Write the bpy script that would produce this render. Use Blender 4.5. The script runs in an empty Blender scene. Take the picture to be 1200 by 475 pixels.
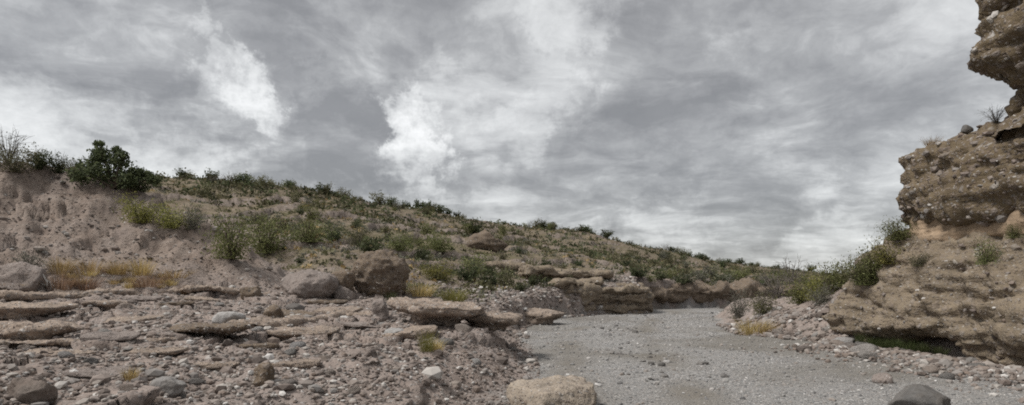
import bpy, math, random
import numpy as np
from mathutils import Vector, Euler

S = bpy.context.scene
COL = S.collection
R = math.radians
# ------------------------------------------------------------------ camera, sky, sun, exposure
F, V0, H = 700.0, 335.0, 2.0            # focal length and horizon row in photo pixels, eye height in metres
cam = bpy.data.cameras.new('camera'); cam_o = bpy.data.objects.new('camera', cam); COL.objects.link(cam_o)
cam.sensor_width = 36.0; cam.lens = 36.0 * F / 1200.0; cam.shift_y = (V0 - 237.5) / 1200.0
cam.clip_start = 0.1; cam.clip_end = 6000
cam_o.location = (0, 0, H); cam_o.rotation_euler = (R(90), 0, 0)
S.camera = cam_o

SUN_EL, SUN_AZ = R(54), R(-105)          # azimuth from +Y towards +X
W = bpy.data.worlds.new('World'); S.world = W; W.use_nodes = True
def build_world():
    nt = W.node_tree; N = nt.nodes; L = nt.links; N.clear()
    def nd(t, **k):
        n = N.new(t)
        for a, b in k.items(): setattr(n, a, b)
        return n
    def plug(n, i, v):
        if isinstance(v, bpy.types.NodeSocket): L.new(v, n.inputs[i])
        else: n.inputs[i].default_value = v
    def m(op, a, b=0.0, c=0.0):
        n = nd('ShaderNodeMath', operation=op); plug(n, 0, a); plug(n, 1, b); plug(n, 2, c); return n.outputs[0]
    def vm(op, a, b):
        n = nd('ShaderNodeVectorMath', operation=op); plug(n, 0, a)
        if op == 'SCALE': plug(n, 3, b)
        else: plug(n, 1, b)
        return n.outputs['Value'] if op == 'DOT_PRODUCT' else n.outputs[0]
    sky = nd('ShaderNodeTexSky', sky_type='NISHITA', sun_disc=False, sun_elevation=SUN_EL, sun_rotation=SUN_AZ)
    tc = nd('ShaderNodeTexCoord'); d = tc.outputs['Generated']
    sx = nd('ShaderNodeSeparateXYZ'); L.new(d, sx.inputs[0])
    up = m('ADD', m('MAXIMUM', sx.outputs[2], 0.0), 0.19)
    cb = nd('ShaderNodeCombineXYZ'); L.new(m('DIVIDE', sx.outputs[0], up), cb.inputs[0]); L.new(m('DIVIDE', sx.outputs[1], up), cb.inputs[1])
    p = cb.outputs[0]
    def noise(vec, scale, detail, rough, dist=0.0, off=0.0, out=0, lac=2.0):
        n = nd('ShaderNodeTexNoise'); n.inputs['Scale'].default_value = scale; n.inputs['Detail'].default_value = detail
        n.inputs['Roughness'].default_value = rough; n.inputs['Distortion'].default_value = dist; n.inputs['Lacunarity'].default_value = lac
        L.new(vm('ADD', vec, (off, off * 1.7, off * .6)), n.inputs['Vector']); return n.outputs[out]
    def centred(x, k): return vm('SCALE', vm('SUBTRACT', x, (.5, .5, .5)), k)
    warp = vm('ADD', centred(noise(d, 5.0, 3, .5, out=1), .22), centred(noise(d, 15.0, 7, .66, off=2.2, out=1), .26))
    dwn = nd('ShaderNodeVectorMath', operation='NORMALIZE'); L.new(vm('ADD', d, warp), dwn.inputs[0]); dw = dwn.outputs[0]
    pw = vm('ADD', p, centred(noise(p, 1.1, 4, .55, off=7.7, out=1), .55))
    big = noise(pw, .55, 9, .56, .2, 11.3)
    mid = noise(pw, 1.9, 9, .60, .25, 3.1)
    fine = noise(pw, 4.6, 9, .62, .3, 5.0)
    val = m('ADD', m('ADD', m('MULTIPLY', m('SUBTRACT', big, .5), .80), m('MULTIPLY', m('SUBTRACT', mid, .5), .95)), m('MULTIPLY', m('SUBTRACT', fine, .5), .66))
    spots = [(252,108,2.4,.34),(290,140,2.2,.36),(272,125,2.0,.24),(494,140,2.0,.40),(482,188,2.6,.40),(490,165,2,.3),(500,110,2.0,.16),(605,160,3,.20),(605,110,4,.13),(690,8,3,.20),(650,22,5,.14),
             (5,148,2.5,.16),(60,176,4,.15),(95,45,3,.28),(120,190,5,.20),(190,205,5,.14),(880,112,5,.16),(1010,70,8,.02),(1100,130,8,.06),(1120,210,7,.04),(780,284,3.2,.22),(955,302,3.4,.24),(1000,262,4,.12),
             (400,72,3,.14),(355,105,2.4,.10),(545,215,4,.12),(520,60,3,.1),(350,165,3,.12),
             (400,130,6,-.17),(440,175,4,-.16),(330,185,4,-.14),(180,85,7,-.15),(250,40,8,-.13),(60,105,5,-.14),(420,25,8,-.12),(540,30,6,-.14),(720,110,8,-.09),(800,50,8,-.06),(760,185,7,-.06),(880,170,6,-.08),(660,230,7,-.05),(860,240,6,-.06),(1040,180,8,-.10),(640,120,5,-.05),(550,180,3,-.16)]
    for u, v, r, a in spots:
        k = Vector(((u - 600) / F, 1, (V0 - v) / F)).normalized()
        mr = nd('ShaderNodeMapRange', interpolation_type='SMOOTHERSTEP'); L.new(vm('DOT_PRODUCT', dw, tuple(k)), mr.inputs[0])
        mr.inputs[1].default_value = math.cos(R(r * 1.75)); mr.inputs[2].default_value = 1.0; mr.inputs[3].default_value = 0; mr.inputs[4].default_value = a * (.52 if a > 0 else 1.0)
        val = m('ADD', val, mr.outputs[0])
    cr = nd('ShaderNodeValToRGB'); L.new(m('ADD', m('MULTIPLY', val, 1.12), .40), cr.inputs[0])
    e = cr.color_ramp.elements
    e[0].position = .0; e[0].color = (.120, .120, .121, 1); e[1].position = .95; e[1].color = (.430, .432, .430, 1)
    for q, c in ((.14, (.146, .146, .147)), (.30, (.190, .191, .191)), (.45, (.258, .260, .259)), (.58, (.306, .309, .307)), (.74, (.362, .365, .362))):
        x = e.new(q); x.color = c + (1,)
    sk = nd('ShaderNodeMix', data_type='RGBA', blend_type='MULTIPLY'); sk.inputs[0].default_value = 1; L.new(sky.outputs[0], sk.inputs[6]); sk.inputs[7].default_value = (.10, .10, .10, 1)
    mx = nd('ShaderNodeMix', data_type='RGBA'); mx.inputs[0].default_value = .95; L.new(sk.outputs[2], mx.inputs[6]); wis = m('ADD', m('MULTIPLY', m('SUBTRACT', noise(pw, 2.6, 10, .66, .3, 9.4), .5), .34), m('ADD', m('MULTIPLY', m('SUBTRACT', noise(dw, 16.0, 7, .62, .2, 1.4), .5), .26), 1.0)); wm = nd('ShaderNodeVectorMath', operation='SCALE'); L.new(cr.outputs[0], wm.inputs[0]); L.new(wis, wm.inputs[3]); L.new(wm.outputs[0], mx.inputs[7])
    bg = nd('ShaderNodeBackground'); L.new(mx.outputs[2], bg.inputs[0]); bg.inputs[1].default_value = 1.0
    out = nd('ShaderNodeOutputWorld'); L.new(bg.outputs[0], out.inputs[0])
build_world()
W.cycles.sampling_method = 'MANUAL'; W.cycles.sample_map_resolution = 256
sun = bpy.data.lights.new('sun', 'SUN'); sun.energy = 1.5; sun.angle = R(16); sun.color = (1.0, .96, .90)
sun_o = bpy.data.objects.new('sun', sun); COL.objects.link(sun_o)
sdir = Vector((math.sin(SUN_AZ) * math.cos(SUN_EL), math.cos(SUN_AZ) * math.cos(SUN_EL), math.sin(SUN_EL)))
sun_o.rotation_euler = sdir.to_track_quat('Z', 'Y').to_euler(); sun_o.location = (0, 0, 60)
S.view_settings.view_transform = 'Standard'; S.view_settings.look = 'None'; S.view_settings.gamma = 1; S.view_settings.exposure = 1.22
S.view_settings.use_curve_mapping = False
S.cycles.max_bounces = 5; S.cycles.diffuse_bounces = 3; S.cycles.glossy_bounces = 1; S.cycles.transmission_bounces = 3
S.cycles.use_denoising = False; S.cycles.filter_width = 1.9

# ------------------------------------------------------------------ numpy noise
rng = np.random.default_rng(7); random.seed(7)
_PERM = rng.permutation(256).astype(np.int32); _PERM = np.concatenate([_PERM] * 4)
_G = rng.normal(size=(256, 3)).astype(np.float32); _G /= np.linalg.norm(_G, axis=1)[:, None]
def noise3(P, seed=0):
    P = np.asarray(P, np.float32) + np.float32(seed * 17.31 % 97 + 300)
    i = np.floor(P).astype(np.int32); f = P - i; i &= 255
    w = f * f * f * (f * (f * 6 - 15) + 10); out = 0
    for dx in (0, 1):
        a = _PERM[i[:, 0] + dx]
        for dy in (0, 1):
            b = _PERM[a + i[:, 1] + dy]
            for dz in (0, 1):
                g = _G[_PERM[b + i[:, 2] + dz]]
                dot = g[:, 0] * (f[:, 0] - dx) + g[:, 1] * (f[:, 1] - dy) + g[:, 2] * (f[:, 2] - dz)
                out = out + dot * np.where(dx, w[:, 0], 1 - w[:, 0]) * np.where(dy, w[:, 1], 1 - w[:, 1]) * np.where(dz, w[:, 2], 1 - w[:, 2])
    return out * 1.6
def fbm(P, o=4, seed=0, gain=.5, ridge=False):
    P = np.asarray(P, np.float32); r = 0; a = 1.0
    for k in range(o):
        n = noise3(P * (2.03 ** k), seed + k * 3)
        r = r + a * ((.5 - np.abs(n)) if ridge else n); a *= gain
    return r
def fbm2(X, Y, sc, o=4, seed=0, ridge=False, sx=1, sy=1, gain=.5):
    return fbm(np.stack([X * sc * sx, Y * sc * sy, np.full_like(X, seed * 1.37)], 1), o, seed, gain, ridge)
def sstep(a, b, x):
    t = np.clip((x - a) / (b - a), 0, 1); return t * t * (3 - 2 * t)

# ------------------------------------------------------------------ terrain height
def px(u, v, Y): return ((u - 600) / F * Y, Y, H + (V0 - v) / F * Y)
CTRL = [(-14, 0, 1.2), (-6, 0, .7), (-2, 0, .45), (-10, 4, 1.0), (-5, 4, .68), (-1, 4, .45), (-8, 8, .92), (-4, 8, .70), (-1, 8, .52), (-14, 12, 1.3), (-8, 12, 1.02), (-3, 12, .80), (-.5, 12, .66),
        (-18, 17, 1.75), (-10, 18, 1.4), (-5, 18, 1.1), (-1.5, 18, 1.0),
        px(55, 338, 19.5), px(150, 333, 21), px(230, 330, 22.5), px(300, 332, 23.5),
        px(0, 312, 20.5), px(0, 250, 24), px(0, 198, 27), px(100, 213, 28), px(170, 238, 28), px(200, 262, 27), px(265, 279, 27), px(295, 306, 26), px(100, 270, 24.5), px(200, 300, 24.2), px(-150, 190, 24), px(-300, 180, 22),
        px(0, 215, 34), px(100, 240, 34), px(170, 262, 34), px(215, 282, 32), px(265, 296, 31), px(0, 235, 44), px(100, 245, 46), px(170, 250, 48), (-60, 45, 9),
        px(300, 275, 40), px(240, 255, 48), px(400, 302, 32), px(400, 282, 42), px(350, 244, 60), px(250, 235, 60), px(500, 322, 35), px(500, 292, 48), px(500, 264, 72),
        px(430, 345, 25), px(370, 345, 24), px(350, 320, 29), px(480, 350, 25), px(540, 352, 26), px(600, 347, 32), px(640, 341, 38), px(560, 332, 35), px(620, 302, 55), px(650, 322, 45), px(700, 328, 47.5), px(700, 302, 65), px(700, 290, 90), px(620, 280, 80), px(750, 326, 50), px(752, 318, 62),
        px(800, 330, 56), px(800, 316, 90), px(850, 330, 70), px(850, 320, 110), px(900, 335, 90), px(950, 337, 100), px(1000, 335, 80)]
RIDGE = [(-200, 240, 66), (0, 235, 68), (100, 222, 70), (180, 212, 70), (250, 212, 68), (300, 219, 68), (350, 223, 70), (400, 229, 75), (450, 237, 80), (500, 244, 85), (550, 256, 95), (600, 264, 105), (650, 270, 115), (700, 280, 125), (730, 290, 130), (760, 294, 134), (800, 302, 142), (850, 310, 165), (900, 323, 190), (940, 331, 205), (1050, 333, 210), (1200, 333, 215), (1500, 333, 220)]
for u, v, Y in RIDGE:
    CTRL.append(px(u, v, Y)); X, y2, Z = px(u, v, Y); CTRL.append((X * 1.45, y2 * 1.45, max(Z * .8, 1)))
CTRL += [px(900, 378, 23), px(960, 352, 24), px(930, 350, 31), px(1000, 318, 24.5), px(1045, 280, 22.5), (16, 21, 4.2), (20, 25, 4.6), (30, 30, 5), (14.5, 15, 2.6), (14, 10, 2.2), (14, 4, 2.2), (12.2, 14, .6), (12.0, 18, .6), px(880, 352, 38), px(950, 348, 50), (40, 50, 3), (60, 60, 5), (25, 10, 5)]
CTRL = np.array(CTRL, float)
def _tc(X, Y): return np.stack([X / (Y + 5) * 1.3, np.log(Y + 5)], 1)
def _phi(r2): return .5 * r2 * np.log(r2 + 1e-9)
_cp = _tc(CTRL[:, 0], CTRL[:, 1]); _n = len(_cp)
_A = np.zeros((_n + 3, _n + 3)); _d2 = ((_cp[:, None] - _cp[None]) ** 2).sum(2)
_A[:_n, :_n] = _phi(_d2) + np.eye(_n) * .0002; _A[:_n, _n] = 1; _A[:_n, _n + 1:] = _cp; _A[_n:, :_n] = _A[:_n, _n:].T
_w = np.linalg.solve(_A, np.concatenate([CTRL[:, 2], np.zeros(3)]))
def tps(X, Y):
    q = _tc(X, Y); z = _w[_n] + q @ _w[_n + 1:]
    for k in range(_n): z = z + _w[k] * _phi(((q - _cp[k]) ** 2).sum(1))
    return np.clip(z, -.2, 17)
LE = np.array([(-1.2, -4), (-.9, 2), (-.5, 6), (-.15, 9), (.05, 11), (.5, 13.5), (.55, 17), (.3, 21.5), (.1, 27), (.9, 31), (2.6, 36.5), (4.6, 39.5), (6.6, 42), (9.5, 43.4), (10.1, 46), (10.6, 50.6), (14, 52), (18, 53), (26, 55), (40, 58), (70, 63)])
RE = np.array([(11.9, -4), (11.6, 2), (11.3, 8), (11.0, 13), (10.8, 15), (10.5, 17.5), (10.2, 19.5), (9.2, 22.5), (9.4, 25), (10.4, 30), (12.2, 36), (14.6, 41.5), (17, 44.5), (22, 47), (30, 49), (40, 51), (70, 56)])
def segdist(X, Y, E):
    d = np.full(X.shape, 1e9)
    for (a, b), (c, e) in zip(E[:-1], E[1:]):
        vx, vy = c - a, e - b; t = np.clip(((X - a) * vx + (Y - b) * vy) / (vx * vx + vy * vy), 0, 1)
        d = np.minimum(d, (X - a - t * vx) ** 2 + (Y - b - t * vy) ** 2)
    return np.sqrt(d)
def bed_sd(X, Y):
    """signed distance to the gravel bed: negative inside; also which bank"""
    dl, dr = segdist(X, Y, LE), segdist(X, Y, RE)
    xl = np.interp(Y, LE[:, 1], LE[:, 0]); xr = np.interp(Y, RE[:, 1], RE[:, 0])
    inside = (X > xl) & (X < xr) & (Y < 60)
    left = (X <= xl) | (Y >= 60)
    sd = np.where(inside, -np.minimum(dl, dr), np.where(left, dl, dr))
    return sd, left & ~inside
LIP = np.array([(-40, 25), (-23.1, 27), (-20, 28), (-17.2, 28), (-15.4, 27.2), (-12.9, 27), (-11, 26)])
def terrace(z, h, warp, lo=.58, hi=.68, tread=.22):
    q = z / h + warp; fl = np.floor(q); fr = q - fl
    st = sstep(lo, hi, fr)
    return h * (fl + tread * fr + (1 - tread) * st - warp), np.exp(-((fr - hi) / .07) ** 2), fr
def terrain(X, Y, full=False):
    X = np.asarray(X, float).ravel(); Y = np.asarray(Y, float).ravel()
    sd, left = bed_sd(X, Y)
    sdw = sd + fbm2(X, Y, .55, 4, 5) * .45 + fbm2(X, Y, 2.2, 2, 8) * .10
    zt = tps(X, Y)
    # a gully runs behind the lip of the eroded bank
    ly = np.interp(X, LIP[:, 0], LIP[:, 1]) + fbm2(X, Y * 0, .5, 3, 3) * .2; dy = Y - ly; zt = zt - 2.3 * sstep(.1, 1.3, dy) * (1 - sstep(5, 12, dy)) * sstep(-10.5, -13.5, X) * (1 - .6 * sstep(-19, -24, X)); zt = zt + .45 * np.exp(-((dy + .5) / .8) ** 2) * sstep(-10.5, -12.5, X)
    near = 1 - sstep(24, 40, Y)
    wL = np.where(Y < 27, 1.7 - .5 * sstep(18, 24, Y), .8 - .3 * sstep(39, 42, Y)); w = np.where(left, wL, 1.6)
    bank = sstep(0, 1, sdw / w)
    zt = zt + np.where(left, 0, 0)
    # relief: tiers on the bench and ledges on the hillside
    hill = np.maximum(sstep(25, 33, Y) * sstep(1.2, 5.0, sd), 0) * left * np.where(X < -10.5, sstep(.2, 2.0, dy), 1)
    cut = left * sstep(1.9, 2.8, zt) * (1 - sstep(.2, 1.2, dy)) * sstep(-8, -11, X)
    wn = fbm2(X, Y, .22, 4, 21) * 1.3
    t1, o1, _ = terrace(zt, .34, wn + fbm2(X, Y, 1.4, 3, 23) * .22)
    a1 = near * (1 - cut) * left * sstep(-.35, .25, fbm2(X, Y, .35, 3, 31) + .25)
    t2, o2, _ = terrace(zt, 1.15, fbm2(X, Y, .05, 4, 41) * .9 + fbm2(X, Y, .5, 3, 43) * .13, .62, .70, .45)
    a2 = hill * sstep(30, 44, Y) * sstep(-.1, .35, fbm2(X, Y, .07, 3, 47) + .05 + .35 * (1 - sstep(44, 70, Y)))
    z = zt + (t1 - zt) * a1 * .9
    z = z + (t2 - zt) * a2 * .95
    # eroded cutbank: rills and slumps
    z = z + cut * (fbm2(X, Y, .42, 5, 51, ridge=True, sx=1.2, sy=.7) * .6 - .2 + fbm2(X, Y, 1.6, 4, 57, ridge=True) * .30 - .1)
    t3, o3, _ = terrace(z, 1.55, fbm2(X, Y, .16, 4, 61) * .55 + fbm2(X, Y, 1.1, 3, 62) * .10, .44, .60, .30); z = z + (t3 - z) * cut * .55 * (1 - sstep(4.8, 6.0, z)) * sstep(-.3, .2, fbm2(X, Y, .3, 3, 63))
    z = z + hill * (fbm2(X, Y, .045, 5, 71) * 1.0 + fbm2(X, Y, .35, 4, 73, ridge=True) * .28 - .1) * sstep(30, 60, Y)
    amp = np.where(left, .085, .11) * (1 + hill)
    z = z + amp * fbm2(X, Y, .9, 5, 81, gain=.55) + .035 * fbm2(X, Y, 5, 2, 87)
    bed = .05 * fbm2(X, Y, .25, 3, 91) + .022 * fbm2(X, Y, 1.8, 4, 93) + .16 * sstep(-3.2, 0, sd) * (~left) * sstep(5, 7, X) * (Y < 40)
    zz = bed + (z - bed) * bank
    if not full: return zz
    ov = (o1 * a1 * .24 + o2 * a2 * .5 + o3 * cut * .2) * bank
    return zz, dict(sd=sdw, left=left, cut=cut, hill=hill, ov=ov, bank=bank)
def hit(u, v, ymin=4.0, ymax=230.0):
    """ground point seen at photo pixel (u, v)"""
    Y = np.exp(np.linspace(math.log(ymin), math.log(ymax), 900)); X = (u - 600) / F * Y
    z = terrain(X, Y); ray = H + (V0 - v) / F * Y
    k = np.argmax(z >= ray)
    if z[k] < ray[k]: k = len(Y) - 1
    return Vector((X[k], Y[k], z[k]))

# ------------------------------------------------------------------ material helpers
def material(name):
    m = bpy.data.materials.new(name); m.use_nodes = True; nt = m.node_tree; nt.nodes.clear(); return m, nt
class G:
    def __init__(s, name):
        s.m, s.nt = material(name); s.N = s.nt.nodes; s.L = s.nt.links
    def nd(s, t, **k):
        n = s.N.new(t)
        for a, b in k.items(): setattr(n, a, b)
        return n
    def plug(s, sock, v):
        if isinstance(v, bpy.types.NodeSocket): s.L.new(v, sock)
        elif v is not None: sock.default_value = v
    def math(s, op, a, b=0.0, c=0.0):
        n = s.nd('ShaderNodeMath', operation=op); s.plug(n.inputs[0], a); s.plug(n.inputs[1], b); s.plug(n.inputs[2], c); return n.outputs[0]
    def noise(s, vec, scale, detail=4, rough=.55, dist=0.0, out=0):
        n = s.nd('ShaderNodeTexNoise'); s.plug(n.inputs['Vector'], vec); n.inputs['Scale'].default_value = scale; n.inputs['Detail'].default_value = detail
        n.inputs['Roughness'].default_value = rough; n.inputs['Distortion'].default_value = dist; return n.outputs[out]
    def vor(s, vec, scale, feature='F1', rnd=1.0):
        n = s.nd('ShaderNodeTexVoronoi', feature=feature); s.plug(n.inputs['Vector'], vec); n.inputs['Scale'].default_value = scale; n.inputs['Randomness'].default_value = rnd; return n
    def ramp(s, fac, stops, interp='LINEAR'):
        n = s.nd('ShaderNodeValToRGB'); s.plug(n.inputs[0], fac); cr = n.color_ramp; cr.interpolation = interp; e = cr.elements
        e[0].position, e[0].color = stops[0][0], tuple(stops[0][1]) + (1,); e[1].position, e[1].color = stops[-1][0], tuple(stops[-1][1]) + (1,)
        for q, c in stops[1:-1]: x = e.new(q); x.color = tuple(c) + (1,)
        return n.outputs[0]
    def mix(s, f, a, b, blend='MIX'):
        n = s.nd('ShaderNodeMix', data_type='RGBA', blend_type=blend); s.plug(n.inputs[0], f)
        for i, v in ((6, a), (7, b)):
            if isinstance(v, bpy.types.NodeSocket): s.L.new(v, n.inputs[i])
            else: n.inputs[i].default_value = tuple(v) + (1,)
        return n.outputs[2]
    def mapr(s, v, a, b, c=0.0, d=1.0):
        n = s.nd('ShaderNodeMapRange'); s.plug(n.inputs[0], v)
        for i, q in enumerate((a, b, c, d)): n.inputs[i + 1].default_value = q
        return n.outputs[0]
    def attr(s, name, out='Fac'):
        n = s.nd('ShaderNodeAttribute', attribute_name=name); return n.outputs[out]
    def coord(s, k='Object'): return s.nd('ShaderNodeTexCoord').outputs[k]
    def mapping(s, vec, sc, loc=None):
        n = s.nd('ShaderNodeMapping'); s.L.new(vec, n.inputs[0]); n.inputs['Scale'].default_value = sc
        if loc is not None: s.plug(n.inputs['Location'], loc)
        return n.outputs[0]
    def bump(s, h, dist, strength=1.0, normal=None):
        n = s.nd('ShaderNodeBump'); s.plug(n.inputs['Height'], h); n.inputs['Distance'].default_value = dist; n.inputs['Strength'].default_value = strength
        if normal is not None: s.L.new(normal, n.inputs['Normal'])
        return n.outputs[0]
    def finish(s, color, rough=.95, normal=None, spec=.15, trans=0.0):
        b = s.nd('ShaderNodeBsdfPrincipled'); s.plug(b.inputs['Base Color'], color if isinstance(color, bpy.types.NodeSocket) else tuple(color) + (1,))
        s.plug(b.inputs['Roughness'], rough); b.inputs['Specular IOR Level'].default_value = spec
        if normal is not None: s.L.new(normal, b.inputs['Normal'])
        o = s.nd('ShaderNodeOutputMaterial'); sh = b.outputs[0]
        if trans > 0:
            t = s.nd('ShaderNodeBsdfTranslucent'); s.plug(t.inputs[0], color); mx = s.nd('ShaderNodeMixShader'); mx.inputs[0].default_value = trans
            s.L.new(sh, mx.inputs[1]); s.L.new(t.outputs[0], mx.inputs[2]); sh = mx.outputs[0]
        s.L.new(sh, o.inputs[0]); return s.m

STONE = [(0, (.08, .066, .060)), (.18, (.155, .125, .11)), (.36, (.225, .185, .165)), (.5, (.205, .195, .188)), (.64, (.285, .25, .228)), (.8, (.185, .142, .118)), (.92, (.37, .345, .32)), (1, (.58, .56, .54))]
GREY = [(0, (.09, .09, .094)), (.25, (.185, .185, .186)), (.5, (.250, .246, .240)), (.7, (.305, .298, .288)), (.85, (.225, .195, .175)), (1, (.60, .59, .58))]
def conglomerate(g, vec, tint, s1=7.0, s2=22.0, amount=.8):
    """stones set in a sandy matrix: colour and height"""
    wv = g.noise(vec, 2.2, 3, .5, out=1)
    n = g.nd('ShaderNodeVectorMath', operation='MULTIPLY_ADD'); g.L.new(wv, n.inputs[0]); n.inputs[1].default_value = (.12,) * 3; g.L.new(vec, n.inputs[2]); v2 = n.outputs[0]
    a, b = g.vor(v2, s1), g.vor(v2, s2)
    ca = g.ramp(_r(g, a), STONE); cb = g.ramp(_r(g, b), STONE)
    keepa = g.math('MULTIPLY', g.mapr(a.outputs['Distance'], .48, .34), g.math('GREATER_THAN', _gch(g, a), .62))
    keepb = g.math('MULTIPLY', g.mapr(b.outputs['Distance'], .55, .40), g.math('GREATER_THAN', _gch(g, b), .30))
    mat = g.ramp(g.noise(vec, 1.3, 8, .62), [(.25, tuple(c * .62 for c in tint)), (.5, tint), (.78, tuple(min(1, c * 1.32) for c in tint))])
    c = g.mix(g.math('MULTIPLY', keepb, amount), mat, cb); c = g.mix(g.math('MULTIPLY', keepa, amount), c, ca)
    h = g.math('ADD', g.math('MULTIPLY', g.math('MULTIPLY', g.math('SUBTRACT', .6, a.outputs['Distance']), keepa), 1.0), g.math('MULTIPLY', g.math('MULTIPLY', g.math('SUBTRACT', .6, b.outputs['Distance']), keepb), .42))
    h = g.math('ADD', h, g.math('MULTIPLY', g.noise(vec, 6, 8, .68), .55))
    return c, h
def _r(g, v):
    n = g.nd('ShaderNodeSeparateColor'); g.L.new(v.outputs['Color'], n.inputs[0]); return n.outputs[0]
def _gch(g, v):
    n = g.nd('ShaderNodeSeparateColor'); g.L.new(v.outputs['Color'], n.inputs[0]); return n.outputs[1]

def make_terrain_material():
    g = G('terrain_ground'); v = g.coord()
    c1, h1 = conglomerate(g, v, (.262, .214, .188), 6.0, 19.0, .75)
    # wash gravel
    a, b = g.vor(v, 24.0), g.vor(v, 60.0)
    cg = g.mix(g.math('GREATER_THAN', _gch(g, a), .55), g.ramp(_r(g, b), GREY), g.ramp(_r(g, a), GREY))
    patch = g.noise(v, .16, 5, .55, .6)
    cg = g.mix(g.mapr(patch, .46, .60, 0, .75), cg, (.150, .136, .116))
    cg = g.mix(g.math('MULTIPLY', g.attr('track'), .9), cg, (.165, .148, .126))
    cg = g.mix(g.mapr(g.noise(v, .9, 4), .35, .75, 0, .3), cg, (.30, .29, .275))
    hg = g.math('ADD', g.math('MULTIPLY', a.outputs['Distance'], -.6), g.math('MULTIPLY', b.outputs['Distance'], -.4))
    # hillside soil: pinkish brown with straw and olive ground cover
    soil = g.ramp(g.noise(v, .8, 9, .66), [(.25, (.080, .064, .046)), (.42, (.138, .110, .080)), (.58, (.195, .158, .118)), (.8, (.28, .238, .190))])
    straw = g.ramp(g.noise(v, 2.6, 7, .7), [(.3, (.08, .074, .042)), (.55, (.155, .132, .078)), (.8, (.235, .20, .125))])
    soil = g.mix(g.mapr(g.noise(v, .55, 7, .68), .48, .62, 0, .8), soil, straw)
    soil = g.mix(g.mapr(g.noise(v, .13, 5, .6), .52, .68, 0, .55), soil, (.095, .092, .052))
    hh = g.noise(v, 3.0, 8, .7)
    # steep faces on the hill show the bare conglomerate
    geo = g.nd('ShaderNodeNewGeometry'); sp = g.nd('ShaderNodeSeparateXYZ'); g.L.new(geo.outputs['True Normal'], sp.inputs[0])
    steep = g.mapr(sp.outputs[2], .82, .6)
    gr = g.attr('gravel'); hi = g.attr('hill'); cu = g.attr('cutbank')
    sandy = g.ramp(g.noise(v, 1.1, 9, .65), [(.25, (.115, .084, .066)), (.45, (.20, .155, .127)), (.6, (.27, .22, .186)), (.8, (.35, .30, .262))])
    rill = g.noise(g.mapping(v, (1.7, 1.7, .35)), 1.6, 7, .66, .5); bed_ = g.noise(g.mapping(v, (.3, .3, 3.0)), 1.3, 6, .62, .3)
    sandy = g.mix(g.mapr(rill, .47, .30, 0, .75), sandy, (.105, .078, .060)); sandy = g.mix(g.mapr(bed_, .50, .34, 0, .5), sandy, (.135, .102, .08)); sandy = g.mix(g.mapr(bed_, .55, .7, 0, .5), sandy, (.34, .295, .26))
    base = g.mix(g.math('MULTIPLY', cu, .72), c1, sandy)
    lp = g.noise(v, .35, 5, .6); base = g.mix(g.mapr(lp, .45, .7, 0, .45), base, (.275, .24, .225))
    base = g.mix(g.math('MULTIPLY', hi, g.math('SUBTRACT', 1.0, g.math('MULTIPLY', steep, .75))), base, soil)
    col = g.mix(gr, base, cg)
    hmix = g.nd('ShaderNodeMix', data_type='FLOAT'); g.L.new(gr, hmix.inputs[0]); g.L.new(h1, hmix.inputs[2]); g.L.new(g.math('MULTIPLY', hg, .3), hmix.inputs[3])
    h2 = g.nd('ShaderNodeMix', data_type='FLOAT'); g.L.new(g.math('MULTIPLY', hi, .8), h2.inputs[0]); g.L.new(hmix.outputs[0], h2.inputs[2]); g.L.new(hh, h2.inputs[3])
    return g.finish(col, .95, g.bump(h2.outputs[0], .09, .9))
def make_rock_material(name, tint, s1=6.0, s2=20.0, amount=.8, bump=.07, strata=0.0):
    g = G(name); v = g.coord()
    oi = g.nd('ShaderNodeObjectInfo')
    vv = g.nd('ShaderNodeVectorMath', operation='ADD'); g.L.new(v, vv.inputs[0]); cx = g.nd('ShaderNodeCombineXYZ'); g.L.new(g.math('MULTIPLY', oi.outputs['Random'], 50), cx.inputs[0]); g.L.new(cx.outputs[0], vv.inputs[1]); v = vv.outputs[0]
    c, h = conglomerate(g, v, tint, s1, s2, amount)
    if strata:
        st = g.noise(g.mapping(v, (.35, .35, 3.2)), 1.6, 7, .62, .4)
        c = g.mix(g.mapr(st, .40, .66, 0, strata), c, tuple(min(1, x * 1.22) for x in tint)); c = g.mix(g.mapr(st, .46, .28, 0, strata), c, tuple(x * .55 for x in tint))
        h = g.math('ADD', h, g.math('MULTIPLY', st, .8))
    return g.finish(c, .95, g.bump(h, bump, .9))
def make_cobble_material(name, stops, vary=.25):
    g = G(name); v = g.coord(); oi = g.nd('ShaderNodeObjectInfo')
    base = g.ramp(oi.outputs['Random'], stops)
    c = g.mix(g.mapr(g.noise(v, 3.0, 8, .65), .3, .75, 0, .55), base, (.28, .255, .235))
    c = g.mix(g.mapr(g.noise(v, 9.0, 6, .7), .45, .62, 0, .45), c, (.09, .078, .066))
    return g.finish(c, .9, g.bump(g.noise(v, 7, 7, .66), .06, .8))
def make_pebble_material(name, stops):
    g = G(name); c = g.ramp(g.attr('tone'), stops); v = g.coord()
    c = g.mix(g.mapr(g.noise(v, 30, 3), .3, .8, 0, .3), c, (.30, .27, .24))
    return g.finish(c, .9)
def make_leaf_material(name, a, b, c2, trans=.38):
    g = G(name); oi = g.nd('ShaderNodeObjectInfo')
    t = g.attr('tone'); c = g.ramp(t, [(0, a), (.55, b), (1, c2)])
    hsv = g.nd('ShaderNodeHueSaturation'); g.L.new(c, hsv.inputs['Color']); g.L.new(g.mapr(oi.outputs['Random'], 0, 1, .75, 1.25), hsv.inputs['Value']); g.L.new(g.mapr(oi.outputs['Random'], 0, 1, .485, .51), hsv.inputs['Hue'])
    return g.finish(hsv.outputs[0], .75, None, .2, trans)
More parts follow.
